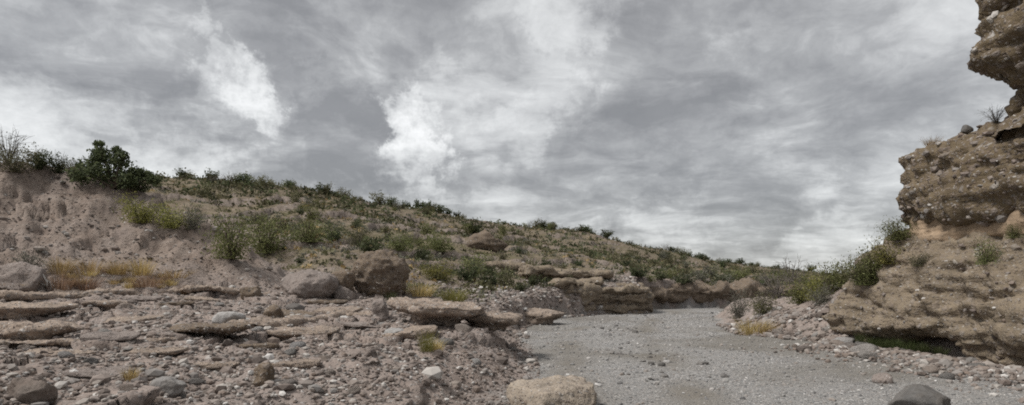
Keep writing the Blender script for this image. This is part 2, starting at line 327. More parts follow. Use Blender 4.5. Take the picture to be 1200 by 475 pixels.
def make_bark_material(name, col):
    g = G(name); v = g.coord(); c = g.mix(g.noise(v, 9, 5), tuple(x * .6 for x in col), tuple(min(1, x * 1.4) for x in col)); return g.finish(c, .9)

M = dict(
    terrain=make_terrain_material(),
    cliff=make_rock_material('cliff_conglomerate', (.210, .170, .125), 5.0, 15.0, .5, .10, .45),
    cliff_up=make_rock_material('upper_cliff_conglomerate', (.152, .118, .078), 4.2, 13.0, .75, .12, .35),
    band=make_rock_material('sandstone_band', (.33, .245, .17), 9.0, 30.0, .15, .03, .6),
    ledge=make_rock_material('ledge_conglomerate', (.29, .232, .188), 7.0, 22.0, .8, .07, .3),
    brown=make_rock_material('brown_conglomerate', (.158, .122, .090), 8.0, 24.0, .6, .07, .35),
    block=make_rock_material('sandy_block', (.31, .262, .212), 9.0, 28.0, .5, .05, .3),
    boulder=make_rock_material('pinkish_boulder', (.235, .20, .182), 8.0, 26.0, .45, .05),
    dark=make_cobble_material('dark_basalt', [(0, (.085, .085, .085)), (1, (.12, .118, .115))]),
    pale=make_cobble_material('pale_stone', [(0, (.42, .41, .40)), (1, (.52, .51, .50))]),
    cobble=make_cobble_material('cobble', [(0, (.115, .105, .10)), (.2, (.22, .21, .20)), (.45, (.20, .195, .195)), (.6, (.30, .285, .27)), (.8, (.25, .24, .235)), (.9, (.36, .35, .34)), (1, (.17, .17, .175))]),
    tanstone=make_cobble_material('tan_stone', [(0, (.13, .098, .08)), (.3, (.225, .182, .155)), (.6, (.185, .155, .138)), (.8, (.275, .235, .205)), (1, (.145, .128, .12))]),
    pebble=make_pebble_material('rubble_pebbles', STONE), gravel=make_pebble_material('grey_gravel', GREY),
    green=make_leaf_material('green_leaves', (0.075, 0.082, 0.03), (0.17, 0.185, 0.075), (0.26, 0.265, 0.125)),
    dark_green=make_leaf_material('dark_green_leaves', (0.037, 0.046, 0.025), (0.085, 0.103, 0.05), (0.144, 0.165, 0.085)),
    olive=make_leaf_material('olive_leaves', (0.06, 0.059, 0.031), (0.138, 0.134, 0.072), (0.234, 0.222, 0.132)),
    lime=make_leaf_material('yellow_green_leaves', (0.115, 0.121, 0.032), (0.247, 0.247, 0.071), (0.391, 0.368, 0.138)),
    sage=make_leaf_material('sage_leaves', (0.072, 0.074, 0.058), (0.168, 0.168, 0.132), (0.276, 0.27, 0.216)),
    straw=make_leaf_material('dry_grass', (0.165, 0.117, 0.048), (0.413, 0.309, 0.138), (0.618, 0.495, 0.261)),
    rust=make_leaf_material('rust_dry_grass', (0.13, 0.082, 0.05), (0.29, 0.195, 0.125), (0.42, 0.31, 0.21)),
    grass=make_leaf_material('green_grass', (0.028, 0.036, 0.012), (0.062, 0.08, 0.028), (0.12, 0.135, 0.06)),
    bark=make_bark_material('bark', (.10, .08, .065)), twig=make_bark_material('grey_twigs', (.14, .125, .11)), wood=make_bark_material('bleached_wood', (.55, .53, .50)))

# ------------------------------------------------------------------ mesh helpers
def mesh_np(name, V, Fq, mats, smooth=True, attrs=None, mat_idx=None):
    V = np.ascontiguousarray(V, np.float32); Fq = np.ascontiguousarray(Fq, np.int32)
    me = bpy.data.meshes.new(name); k = Fq.shape[1]
    me.vertices.add(len(V)); me.vertices.foreach_set('co', V.ravel())
    me.loops.add(Fq.size); me.loops.foreach_set('vertex_index', Fq.ravel())
    me.polygons.add(len(Fq)); me.polygons.foreach_set('loop_start', np.arange(0, Fq.size, k, dtype=np.int32))
    me.polygons.foreach_set('use_smooth', np.full(len(Fq), smooth))
    for m in (mats if isinstance(mats, (list, tuple)) else [mats]): me.materials.append(m)
    if mat_idx is not None: me.polygons.foreach_set('material_index', np.ascontiguousarray(mat_idx, np.int32))
    for n, a in (attrs or {}).items():
        at = me.attributes.new(n, 'FLOAT', 'POINT'); at.data.foreach_set('value', np.ascontiguousarray(a, np.float32))
    me.update(calc_edges=True); me.validate(); return me
def add(name, me, parent=None, loc=None, rot=None, scale=None):
    o = bpy.data.objects.new(name, me); COL.objects.link(o)
    if parent is not None: o.parent = parent
    if loc is not None: o.location = loc
    if rot is not None: o.rotation_euler = rot
    if scale is not None: o.scale = scale
    return o
def tag(o, label=None, cat=None, group=None, kind=None):
    for k, v in (('label', label), ('category', cat), ('group', group), ('kind', kind)):
        if v: o[k] = v
    return o
def empty(name, loc, rz=0.0):
    o = bpy.data.objects.new(name, None); COL.objects.link(o); o.location = loc; o.rotation_euler = (0, 0, rz); o.empty_display_size = .2; return o
def grid_faces(nr, nc):
    i = np.arange(nr - 1)[:, None] * nc + np.arange(nc - 1)[None]; i = i.ravel()
    return np.stack([i, i + 1, i + nc + 1, i + nc], 1)

# ------------------------------------------------------------------ the setting: wash bed, banks, hillside
NR, NC = 650, 690
def build_terrain():
    lr = np.exp(np.linspace(math.log(2.0), math.log(330.0), NR)) - 4.0          # rows, denser near the camera
    a = np.linspace(-1.28, 1.28, NC)
    Yg = np.repeat(lr[:, None], NC, 1); Xg = (Yg + 4.0) * a[None]
    X, Y = Xg.ravel(), Yg.ravel()
    z, d = terrain(X, Y, True)
    # overhanging lips: push the tops of the steps out, downhill
    Z2 = z.reshape(NR, NC); gy = np.gradient(Z2, axis=0) / np.gradient(Yg, axis=0); gx = np.gradient(Z2, axis=1) / np.gradient(Xg, axis=1)
    for _ in range(6):
        gx = (gx + np.roll(gx, 1, 0) + np.roll(gx, -1, 0) + np.roll(gx, 1, 1) + np.roll(gx, -1, 1)) / 5; gy = (gy + np.roll(gy, 1, 0) + np.roll(gy, -1, 0) + np.roll(gy, 1, 1) + np.roll(gy, -1, 1)) / 5
    gl = np.sqrt(gx ** 2 + gy ** 2).ravel() + .05
    X = X - gx.ravel() / gl * d['ov']; Y = Y - gy.ravel() / gl * d['ov']
    V = np.stack([X, Y, z], 1)
    Fq = grid_faces(NR, NC)
    fc = Fq[:, 0]; inb = d['sd'][fc] < .15
    right = (~d['left'][fc]) & ~inb; cut = (d['cut'][fc] > .35) & ~inb & ~right; hill = (d['hill'][fc] > .5) & ~inb & ~right & ~cut
    bench = ~(inb | right | cut | hill)
    grav = 1 - sstep(-.15, .35, d['sd'] + .35 * fbm2(V[:, 0], V[:, 1], 1.1, 3, 97)); attrs = {'gravel': grav, 'hill': d['hill'], 'cutbank': d['cut'], 'track': np.clip(sum(np.exp(-((V[:, 0] - np.interp(V[:, 1], ty, tx)) / wd) ** 2) for tx, ty, wd in (((2.9, 3.8, 4.2, 5.6, 8.5, 12.5), (9, 13.3, 16.5, 25.5, 36, 45), .55), ((.9, 1.3, 1.6, 2.4, 6, 10.5), (9, 13.3, 16.5, 25.5, 36, 45), .5))) * (.55 + fbm2(V[:, 0], V[:, 1], .35, 3, 99) * .9), 0, 1)}
    labels = {'wash_bed': (inb, 'flat grey gravel bed of the dry wash', 'wash bed'), 'right_bank': (right, 'rubble slope of the right bank beyond the tall cliff', 'bank'),
              'cutbank': (cut, 'bare eroded earth bank at the left under the skyline bushes', 'bank'), 'hillside': (hill, 'long brown hillside dotted with shrubs under the cloudy sky', 'hill'),
              'rubble_bench': (bench, 'stony rubble bench in the left foreground beside the gravel wash', 'ground')}
    for n, (mask, lab, cat) in labels.items():
        f = Fq[mask]; used = np.unique(f); remap = np.zeros(len(V), np.int64); remap[used] = np.arange(len(used))
        me = mesh_np(n, V[used], remap[f], M['terrain'], True, {k: q[used] for k, q in attrs.items()})
        tag(add(n, me), lab, cat, None, 'structure')
build_terrain()
gs = G('distant_ground'); gv = gs.coord()
ground_mat = gs.finish(gs.ramp(gs.noise(gv, .05, 8, .65), [(.3, (.10, .085, .055)), (.7, (.22, .18, .13))]))
add_g = add('ground', mesh_np('ground', np.array([(-3000, -3000, -.9), (3000, -3000, -.9), (3000, 3000, -.9), (-3000, 3000, -.9)]), np.array([(0, 1, 2, 3)]), ground_mat))
tag(add_g, 'brown desert plain under and beyond the hills', 'ground', None, 'structure')

# ------------------------------------------------------------------ stones: shared generators
def ico(sub):
    import bmesh
    bm = bmesh.new(); bmesh.ops.create_icosphere(bm, subdivisions=sub, radius=1.0)
    V = np.array([v.co[:] for v in bm.verts]); Fq = np.array([[v.index for v in f.verts] for f in bm.faces]); bm.free(); return V, Fq
ICO = {k: ico(k) for k in (1, 2, 3, 4, 5)}
def rock_shape(seed, sub=3, dims=(1, 1, .7), n=2.6, cuts=7, rough=.12, freq=1.5, strata=0.0, uc=0.0, cmin=.62, flat=0.0):
    """half-size dims; superellipsoid, flattened by random planes, roughened"""
    r = np.random.default_rng(seed); V, Fq = ICO[sub]
    p = V / (np.abs(V) ** n).sum(1)[:, None] ** (1 / n)
    for _ in range(cuts):
        nv = r.normal(size=3); nv /= np.linalg.norm(nv); c = r.uniform(cmin, .97)
        p = p - np.maximum(0, p @ nv - c)[:, None] * nv
    if flat: p[:, 2] = np.where(p[:, 2] > flat, flat + (p[:, 2] - flat) * .12, p[:, 2])
    if uc: p[:, :2] *= (1 - uc * sstep(.15, -.45, p[:, 2]))[:, None]
    p = p * np.array(dims); s = max(dims)
    q = p / s
    nrm = V / np.linalg.norm(V, axis=1)[:, None]
    dsp = fbm(q * freq, 4, seed % 50, .5) * rough + fbm(q * freq * 4, 3, seed % 37 + 9, .55) * rough * .42
    p = p + nrm * (dsp * s)[:, None]
    if strata:
        st = fbm(np.stack([p[:, 0] * .5, p[:, 1] * .5, p[:, 2] * 5.5], 1), 3, seed % 41 + 3); hv = nrm * np.array((1, 1, 0)); p = p + hv * (st * strata)[:, None]
    return p, Fq
PEB = [rock_shape(900 + k, 1, (1, .8, .62), 2.4, 4, .10) for k in range(12)]
def pebbles(name, P, size, mat, parent=None, tone=None, seed=1, sink=.25):
    """many small stones joined in one mesh"""
    r = np.random.default_rng(seed); n = len(P); kind = r.integers(0, len(PEB), n)
    base = np.stack([p for p, _ in PEB])[kind]                                   # n, nv, 3
    fac = PEB[0][1]; nv = base.shape[1]
    sc = size[:, None] * .5 * r.uniform(.75, 1.25, (n, 3)); base = base * sc[:, None]
    a = r.uniform(0, 2 * math.pi, n); b = r.normal(0, .35, n); ca, sa, cb, sb = np.cos(a), np.sin(a), np.cos(b), np.sin(b)
    x, y, z = base[..., 0], base[..., 1], base[..., 2]
    y, z = y * cb[:, None] - z * sb[:, None], y * sb[:, None] + z * cb[:, None]
    x, y = x * ca[:, None] - y * sa[:, None], x * sa[:, None] + y * ca[:, None]
    V = np.stack([x, y, z], 2) + P[:, None]; V[..., 2] += (size * .5 * (.62 - sink * 1.4))[:, None]
    Fq = (fac[None] + (np.arange(n) * nv)[:, None, None]).reshape(-1, 3)
    tone = r.uniform(0, 1, n) if tone is None else tone
    me = mesh_np(name, V.reshape(-1, 3), Fq, mat, False, {'tone': np.repeat(tone, nv)})
    return add(name, me, parent)
def surf_sample(V, Fq, n, seed):
    r = np.random.default_rng(seed); tri = np.concatenate([Fq[:, [0, 1, 2]], Fq[:, [0, 2, 3]]]) if Fq.shape[1] == 4 else Fq
    a, b, c = V[tri[:, 0]], V[tri[:, 1]], V[tri[:, 2]]; ar = np.linalg.norm(np.cross(b - a, c - a), axis=1)
    k = r.choice(len(tri), n, p=ar / ar.sum()); u, v = r.uniform(0, 1, (2, n)); m = u + v > 1; u[m] = 1 - u[m]; v[m] = 1 - v[m]
    return a[k] + (b[k] - a[k]) * u[:, None] + (c[k] - a[k]) * v[:, None]

# ------------------------------------------------------------------ the tall cliff on the right
def resample(pts, n):
    pts = np.array(pts, float); d = np.concatenate([[0], np.cumsum(np.linalg.norm(np.diff(pts, axis=0), axis=1))]); t = np.linspace(0, d[-1], n)
    o = np.stack([np.interp(t, d, pts[:, k]) for k in range(pts.shape[1])], 1)
    for _ in range(max(2, n // 60)):
        o[1:-1] = (o[:-2] + 2 * o[1:-1] + o[2:]) / 4
    return o
def loft(path, prof, ns, ntp, disp, mod=None, seed=0, side=1):
    """path in plan walked near to far with the wash on its left; prof = (offset to the wash, height) pairs"""
    p = resample(path, ns); t = np.gradient(p, axis=0); t /= np.linalg.norm(t, axis=1)[:, None]; nrm = np.stack([-t[:, 1], t[:, 0]], 1) * side
    q = resample(prof, ntp); off = np.repeat(q[None, :, 0], ns, 0); zz = np.repeat(q[None, :, 1], ns, 0)
    if mod: off, zz = mod(p, off, zz)
    P = np.stack([p[:, None, 0] + nrm[:, None, 0] * off, p[:, None, 1] + nrm[:, None, 1] * off, zz], 2)
    g1 = np.gradient(P, axis=0); g2 = np.gradient(P, axis=1); N = np.cross(g1, g2); N /= np.linalg.norm(N, axis=2)[..., None] + 1e-9
    out3 = np.concatenate([nrm, np.zeros((ns, 1))], 1)[:, None]
    if (N * out3).sum() < 0: N = -N
    F2 = P.reshape(-1, 3); d = disp(F2).reshape(ns, ntp)
    P = P + N * d[..., None]
    return P.reshape(-1, 3), grid_faces(ns, ntp)
def cliff_disp(big, strata, mid, fine, seed):
    def f(P):
        zw = P[:, 2] + .12 * fbm(P * .6, 2, seed + 1)
        return big * fbm(P * .55, 3, seed) + strata * np.tanh(3.2 * fbm(np.stack([P[:, 0] * .3, P[:, 1] * .3, zw * 2.8], 1), 4, seed + 5, .6)) + mid * fbm(P * 2.4, 3, seed + 11, .55) + fine * fbm(P * 8, 3, seed + 17, ridge=True)
    return f
cliff = empty('cliff', (12.5, 13, 0)); tag(cliff, 'tall layered conglomerate cliff overhanging the wash at the right edge', 'cliff', None, 'structure')
def cpart(name, V, Fq, mat, n_stones, smin, smax, seed, label=None, lim=None):
    V = V - np.array(cliff.location); me = mesh_np(name, V, Fq, mat, True); o = add(name, me, cliff)
    if label: o['label'] = label
    if n_stones:
        P = surf_sample(V, Fq, n_stones, seed); r = np.random.default_rng(seed)
        w = P + np.array(cliff.location); k = (w[:, 1] > 10.5); P = P[k]
        s = smin * (smax / smin) ** (r.uniform(0, 1, len(P)) ** 2.6)
        e = pebbles('embedded_stones', P, s, M['pebble'], o, seed=seed, sink=.45); e['kind'] = 'stuff'
    return o
def lower_mod(p, off, zz):
    Y = p[:, 1]; uc = sstep(15.0, 15.7, Y) * (1 - sstep(17.6, 18.7, Y))          # grassy hollow at the foot
    foot = np.exp(-((zz - .05) / (.16 + .40 * uc[:, None])) ** 4); off = off - uc[:, None] * foot * 1.5
    lip = 1 - uc; off = off + (lip * .10)[:, None] * np.exp(-((zz - .25) / .3) ** 2)
    hs = np.interp(Y, [0, 18.4, 19.4, 20.4, 21.6, 23, 25], [1, 1, .80, .62, .44, .32, .26]); zz = np.where(zz > .5, .5 + (zz - .5) * hs[:, None], zz)
    return off, zz
P1 = [(11.9, 3), (11.6, 9), (11.5, 12), (11.4, 15), (11.15, 17.5), (11.0, 19.5), (11.3, 21.3), (12.2, 22.6), (13.8, 23.6), (17, 24.3)]
V_, F_ = loft(P1, [(-.25, -.5), (-.15, 0), (-.08, .35), (.10, .55), (.28, 1.0), (.22, 1.45), (.05, 1.75), (-.05, 2.1), (-.25, 2.5), (-.35, 2.9), (-.5, 3.15), (-.75, 3.42), (-2.2, 3.55), (-5, 3.6)], 400, 130, cliff_disp(.34, .085, .12, .10, 3), lower_mod)
lower_VF = (V_, F_)
cpart('lower_face', V_, F_, M['cliff'], 3600, .03, .20, 61, 'tan layered lower cliff face bulging over a grassy hollow')
P2b = [(12.1, 3), (11.98, 9), (11.93, 12), (11.9, 15), (11.93, 17), (12.12, 18.1), (12.7, 18.8), (14, 19.3), (17, 19.8)]
V_, F_ = loft(P2b, [(-.1, 3.0), (.06, 3.3), (.05, 3.6), (0, 3.9), (-.04, 4.2), (-.3, 4.4)], 260, 30, cliff_disp(.12, .06, .03, .01, 23)); cpart('sandstone_band', V_, F_, M['band'], 0, 0, 0, 0, 'smooth orange tan band under the overhanging block')
P2 = [(11.75, 3), (11.7, 9), (11.7, 12), (11.72, 15), (11.75, 16.8), (11.92, 18.0), (12.5, 18.8), (14, 19.4), (17, 19.9)]
V_, F_ = loft(P2, [(-.9, 4.05), (-.45, 3.95), (-.08, 3.88), (.05, 4.05), (.05, 4.6), (.12, 5.2), (.10, 5.6), (-.05, 5.85), (-.5, 6.0), (-1.5, 6.1), (-3, 6.2), (-6, 6.3)], 320, 100, cliff_disp(.26, .12, .12, .07, 33))
block_VF = (V_, F_)
cpart('overhanging_block', V_, F_, M['cliff_up'], 3200, .05, .30, 62, 'thick brown conglomerate block jutting out above the smooth band')
P3 = [(11.1, 3), (11.1, 8), (11.1, 11), (11.08, 13.3), (11.18, 14.2), (11.5, 14.7), (12.4, 15.1), (16, 15.5)]
V_, F_ = loft(P3, [(-.35, 5.5), (-.55, 5.95), (-.72, 6.3), (-.74, 6.75), (-.55, 7.0), (-.10, 7.12), (.06, 7.45), (.0, 7.8), (-.2, 8.25), (-.12, 8.7), (.0, 9.3), (-.3, 10.0), (-.9, 10.7), (-3, 11.2), (-6, 11.4)], 300, 120, cliff_disp(.16, .12, .11, .07, 43))
cpart('upper_overhang', V_, F_, M['cliff_up'], 2200, .05, .26, 63, 'high brown overhang jutting over the block below')

# ------------------------------------------------------------------ ledges and boulders of their own
def rock(name, label, cat, loc, dims, mat, seed, rz=0.0, sub=4, n=2.6, cuts=7, rough=.12, freq=1.5, strata=0.0, stones=0, sink=.3, tilt=(0, 0), smin=.03, smax=.14, uc=0.0, cmin=.62, flat=0.0):
    V, Fq = rock_shape(seed, sub, dims, n, cuts, rough, freq, strata, uc, cmin, flat)
    me = mesh_np(name, V, Fq, mat, True)
    o = add(name, me, None, (loc[0], loc[1], loc[2] + dims[2] * (1 - 2 * sink)), (tilt[0], tilt[1], rz)); tag(o, label, cat)
    if stones:
        r = np.random.default_rng(seed); P = surf_sample(V, Fq, stones, seed); s = smin * (smax / smin) ** (r.uniform(0, 1, stones) ** 2.4)
        e = pebbles('embedded_stones', P, s, M['pebble'], o, seed=seed, sink=.42); e['kind'] = 'stuff'
    return o
def prock(name, label, cat, u0, v0, u1, v1, mat, seed, depth=.8, sink=.25, **k):
    """a rock that fills the photo box u0..u1, v0..v1 and stands where its foot meets the ground"""
    b = hit((u0 + u1) / 2, v1 - 1); s = b.y / F; hx = (u1 - u0) / 2 * s; hz = (v1 - v0) / 2 * s / (1 - sink)
    c = Vector((b.x * (b.y + hx * depth * .6) / b.y, b.y + hx * depth * .6, 0)); c.z = b.z
    return rock(name, label, cat, c, (hx, hx * depth, hz), mat, seed, sink=sink, **k)
prock('boulder', 'large rounded pinkish grey boulder left of the brown mound', 'boulder', 332, 318, 394, 350, M['boulder'], 11, .9, .15, sub=5, n=2.6, cuts=7, cmin=.84, rough=.09, stones=260, smax=.10)
prock('boulder', 'smaller brown boulder wedged between the pinkish boulder and the brown mound', 'boulder', 386, 320, 417, 347, M['brown'], 12, .9, .2, sub=4, n=3, rough=.10)
prock('boulder', 'small tan boulder at the foot of the pinkish grey boulder', 'boulder', 392, 336, 415, 352, M['boulder'], 13, .9, .2, sub=4, n=3)
prock('rock_mound', 'tall rounded brown conglomerate mound behind the tan ledge', 'rock', 414, 295, 478, 347, M['brown'], 14, .75, .10, sub=5, n=2.2, cuts=4, cmin=.86, rough=.14, freq=2.2, strata=.10, stones=500, smax=.16)
prock('rock_ledge', 'thick tan conglomerate slab overhanging a dark hollow beside the wash', 'rock ledge', 452, 346, 568, 386, M['ledge'], 15, .85, .02, sub=5, n=5.0, cuts=6, cmin=.75, flat=.42, rough=.085, freq=3.4, stones=800, tilt=(R(4), R(4)), uc=.5)
prock('rock_ledge', 'lower tan slab end tapering towards the gravel wash', 'rock ledge', 530, 361, 614, 391, M['ledge'], 16, .9, .02, sub=5, n=5.0, cuts=6, cmin=.75, flat=.42, rough=.085, freq=3.4, stones=500, tilt=(R(3), R(6)), uc=.5)
prock('boulder', 'grey boulder broken off at the left end of the tan slab', 'boulder', 436, 352, 458, 378, M['boulder'], 17, .8, .2, sub=4, n=3.4)
prock('rock_slab', 'low flat slab jutting into the gravel where the wash narrows', 'rock slab', 590, 358, 664, 382, M['ledge'], 18, .8, .08, sub=5, n=5, cuts=5, flat=.4, rough=.08, freq=2.4, stones=300, uc=.3, tilt=(0, R(3)))
rock('rock_block', 'flat topped sandy block at the bottom edge of the gravel', 'rock block', (.64, 10.0, 0), (.68, .95, .46), M['block'], 19, rz=R(4), sub=5, n=5, cuts=6, cmin=.8, flat=.62, rough=.055, freq=3.4, stones=320, sink=.42, smax=.10, uc=.12)
prock('stone', 'pale whitish stone lying on the rubble bench', 'stone', 252, 367, 286, 385, M['pale'], 20, .8, .15, sub=4, n=3.2, rough=.08)
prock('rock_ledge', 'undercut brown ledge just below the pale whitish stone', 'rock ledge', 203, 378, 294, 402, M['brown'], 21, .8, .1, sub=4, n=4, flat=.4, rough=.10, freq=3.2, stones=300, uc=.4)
prock('rock_ledge', 'long tan ledge at the left edge of the rubble bench', 'rock ledge', -30, 373, 88, 404, M['ledge'], 22, .6, .1, sub=4, n=4.5, flat=.4, rough=.10, freq=3.2, stones=300, uc=.35)
prock('boulder', 'grey rock heap beside bleached driftwood at the left edge', 'boulder', -20, 314, 60, 347, M['boulder'], 23, .7, .25, sub=4, n=2.6, rough=.12, stones=300)
prock('rock_ledge', 'low flat layered ledge under the grey rock heap', 'rock ledge', -20, 350, 82, 374, M['ledge'], 24, .6, .2, sub=4, n=4.5, flat=.4, rough=.10, freq=3.2, uc=.35, stones=200, strata=.05)
prock('boulder', 'large dark grey boulder half buried at the bottom right', 'boulder', 1044, 455, 1118, 492, M['dark'], 40, .9, .12, sub=4, n=2.2, cuts=14, rough=.05)
prock('stone', 'dark brown block in a hollow of the left foreground rubble', 'stone', 298, 428, 324, 453, M['brown'], 26, .8, .2, sub=4, n=3.4)
prock('stone', 'brown stone standing in for a dark shaded hole below the pinkish grey boulder', 'stone', 306, 358, 334, 378, M['brown'], 27, .9, .25, sub=4, n=3)  # solid brown stone; its colour stands for the shade of a hole
prock('stone', 'reddish brown stone left of the stone standing in for a dark hole', 'stone', 282, 338, 304, 353, M['brown'], 28, .9, .25, sub=4, n=2.6)
prock('boulder', 'broad grey boulder at the bottom left corner', 'boulder', 10, 444, 60, 475, M['tanstone'], 29, .8, .25, sub=4, n=2.8)
prock('stone', 'flat bluish grey stone at the bottom of the left foreground', 'stone', 178, 446, 216, 464, M['cobble'], 30, .8, .25, sub=4, n=3.4)
prock('rock_outcrop', 'reddish outcrop knob halfway up the hillside', 'rock', 546, 272, 592, 294, M['brown'], 31, .8, .35, sub=4, n=2.4, rough=.2, strata=.2)
prock('stone', 'flat greyish slab left of the large dark boulder', 'stone', 1024, 440, 1046, 451, M['boulder'], 32, .8, .3, sub=3, n=3)
# small dark stone perched on the block
rock('stone', 'small dark stone perched on top of the overhanging cliff block', 'stone', (11.95, 15.7, 6.0), (.15, .15, .13), M['dark'], 33, sub=3, sink=.1)

# flat layered outcrops stepping up the rubble bench
OUT = [rock_shape(640 + k, 4, (1, .55 + .1 * (k % 3), .26 + .05 * (k % 2)), 4.5, 6, .085, 3.2, .02, .35, .7, .45) for k in range(5)]
OUTM = {m: [mesh_np('outcrop', V, Fq, M[m], True) for V, Fq in OUT] for m in ('ledge', 'brown', 'boulder')}
oc = random.Random(12)
OUT_AT = [(120, 362, 60, 'ledge'), (165, 352, 46, 'boulder'), (95, 348, 44, 'ledge'), (205, 358, 40, 'brown'), (150, 378, 64, 'ledge'), (235, 352, 38, 'ledge'), (262, 345, 34, 'boulder'), (125, 398, 58, 'boulder'), (60, 418, 76, 'ledge'), (180, 415, 60, 'ledge'), (350, 372, 66, 'brown'), (395, 368, 54, 'ledge'), (352, 392, 80, 'ledge'), (420, 384, 60, 'boulder'), (300, 410, 58, 'brown'), (245, 432, 64, 'ledge'), (110, 440, 70, 'boulder'), (382, 356, 44, 'brown'), (345, 432, 60, 'ledge'), (480, 398, 70, 'ledge')]
def outcrops():
    for u, v, w, mt in OUT_AT:
        b = hit(u, v); k = oc.randrange(5); s = w / 2 * b.y / F; col = {'ledge': 'tan', 'brown': 'brown', 'boulder': 'greyish'}[mt]; sz = 'long' if w > 62 else ('short' if w < 46 else 'mid sized')
        o = add('rock_outcrop', OUTM[mt][k], None, (b.x, b.y + s * .3, b.z + s * .02), (oc.uniform(-.05, .12), oc.uniform(-.08, .08), oc.uniform(-.35, .35)), (s, s, s * oc.uniform(.8, 1.1))); tag(o, f'{sz} flat {col} outcrop {where((b.x, b.y, b.z))}', 'outcrop', 'flat outcrops on the rubble bench')
# stratified ledge where the wash bends, and the undercut bank behind it
def wall_thing(name, label, path, prof, ns, ntp, disp, mat, stones, seed, side=1):
    V, Fq = loft(path, prof, ns, ntp, disp, None, seed, side); c = np.array([V[:, 0].mean(), V[:, 1].mean(), 0]); o = add(name, mesh_np(name, V - c, Fq, mat, True), None, tuple(c)); tag(o, label, 'rock ledge')
    if stones:
        r = np.random.default_rng(seed); P = surf_sample(V - c, Fq, stones, seed); e = pebbles('embedded_stones', P, .06 * (4.5 ** (r.uniform(0, 1, stones) ** 2.2)), M['pebble'], o, seed=seed, sink=.42); e['kind'] = 'stuff'
    return o
wall_thing('rock_ledge', 'stratified tan rock ledge ending in a sharp corner where the wash bends', [(.2, 38.5), (2.6, 39.2), (4.4, 40.2), (6.2, 41.5), (8.4, 42.6), (9.6, 43.2), (10.0, 44.2), (10.25, 46), (10.5, 49), (10.7, 52)], [(-.3, -.3), (.05, 0), (.12, .35), (-.15, .6), (-.2, .8), (.22, .95), (.3, 1.25), (.05, 1.45), (-.05, 1.6), (.12, 1.7), (.0, 1.85), (-1.2, 2.0), (-2.2, 1.9), (-3, 1.2)], 300, 80, cliff_disp(.30, .20, .08, .08, 53), M['cliff'], 900, 71, -1)
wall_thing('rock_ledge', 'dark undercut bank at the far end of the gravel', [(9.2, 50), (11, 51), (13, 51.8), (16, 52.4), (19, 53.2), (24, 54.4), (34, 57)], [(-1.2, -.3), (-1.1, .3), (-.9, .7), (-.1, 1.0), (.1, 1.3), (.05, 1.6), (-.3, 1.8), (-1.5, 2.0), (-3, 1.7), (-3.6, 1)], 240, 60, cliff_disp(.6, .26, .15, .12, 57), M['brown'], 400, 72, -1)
for bx, lb in [((618, 330, 668, 326), 'thin layered ledge on the slope left of the sharp cornered ledge'), ((640, 322, 712, 331), 'upper layered ledge on the slope above the sharp cornered ledge'), ((655, 340, 700, 348), 'low layered ledge between the low slab and the sharp cornered ledge'), ((560, 318, 622, 322), 'broken ledge on the slope above the thick tan slab')]:
    pa, pm, pb = hit(bx[0], bx[1]), hit((bx[0] + bx[2]) / 2, (bx[1] + bx[3]) / 2 + 1), hit(bx[2], bx[3]); z0 = min(pa.z, pm.z, pb.z)
    wall_thing('rock_ledge', lb, [(pa.x - .5, pa.y + 1.2), (pa.x, pa.y), (pm.x, pm.y), (pb.x, pb.y), (pb.x + .4, pb.y + 1.4)], [(-.5, z0 - .3), (-.4, z0 + .1), (-.3, z0 + .3), (.15, z0 + .42), (.2, z0 + .62), (0, z0 + .78), (-.9, z0 + .8), (-1.6, z0 + .4)], 120, 40, cliff_disp(.25, .14, .06, .06, int(bx[0])), M['cliff'], 60, int(bx[0]), -1)

# ------------------------------------------------------------------ vegetation prototypes (unit height, foot at the origin)
def tubes(segs, sides=4):
    """segs: list of (points n x 3, radii n)"""
    Vs, Fs, o = [], [], 0
    ang = np.arange(sides) / sides * 2 * math.pi
    for P, rad in segs:
        P = np.asarray(P, float); n = len(P); t = np.gradient(P, axis=0); t /= np.linalg.norm(t, axis=1)[:, None] + 1e-9
        a = np.cross(t, (.31, .95, .05)); a /= np.linalg.norm(a, axis=1)[:, None] + 1e-9; b = np.cross(t, a)
        V = P[:, None] + (a[:, None] * np.cos(ang)[None, :, None] + b[:, None] * np.sin(ang)[None, :, None]) * np.asarray(rad)[:, None, None]
        i = (np.arange(n - 1)[:, None] * sides + np.arange(sides)[None]); j = (np.arange(n - 1)[:, None] * sides + (np.arange(sides)[None] + 1) % sides)
        Vs.append(V.reshape(-1, 3)); Fs.append((np.stack([i, j, j + sides, i + sides], 2) + o).reshape(-1, 4)); o += n * sides
    return np.concatenate(Vs), np.concatenate(Fs)
def leaf_quads(C, size, r, elong=1.8, up=.3):
    n = len(C); d = r.normal(size=(n, 3)); d[:, 2] += up; d /= np.linalg.norm(d, axis=1)[:, None]
    e = np.cross(d, r.normal(size=(n, 3))); e /= np.linalg.norm(e, axis=1)[:, None]
    s = size * r.uniform(.6, 1.4, n); d = d * (s * elong / 2)[:, None]; e = e * (s / 2)[:, None]
    V = np.stack([C - d, C + e * .9, C + d, C - e * .9], 1).reshape(-1, 3)
    return V, np.arange(4 * n).reshape(-1, 4)
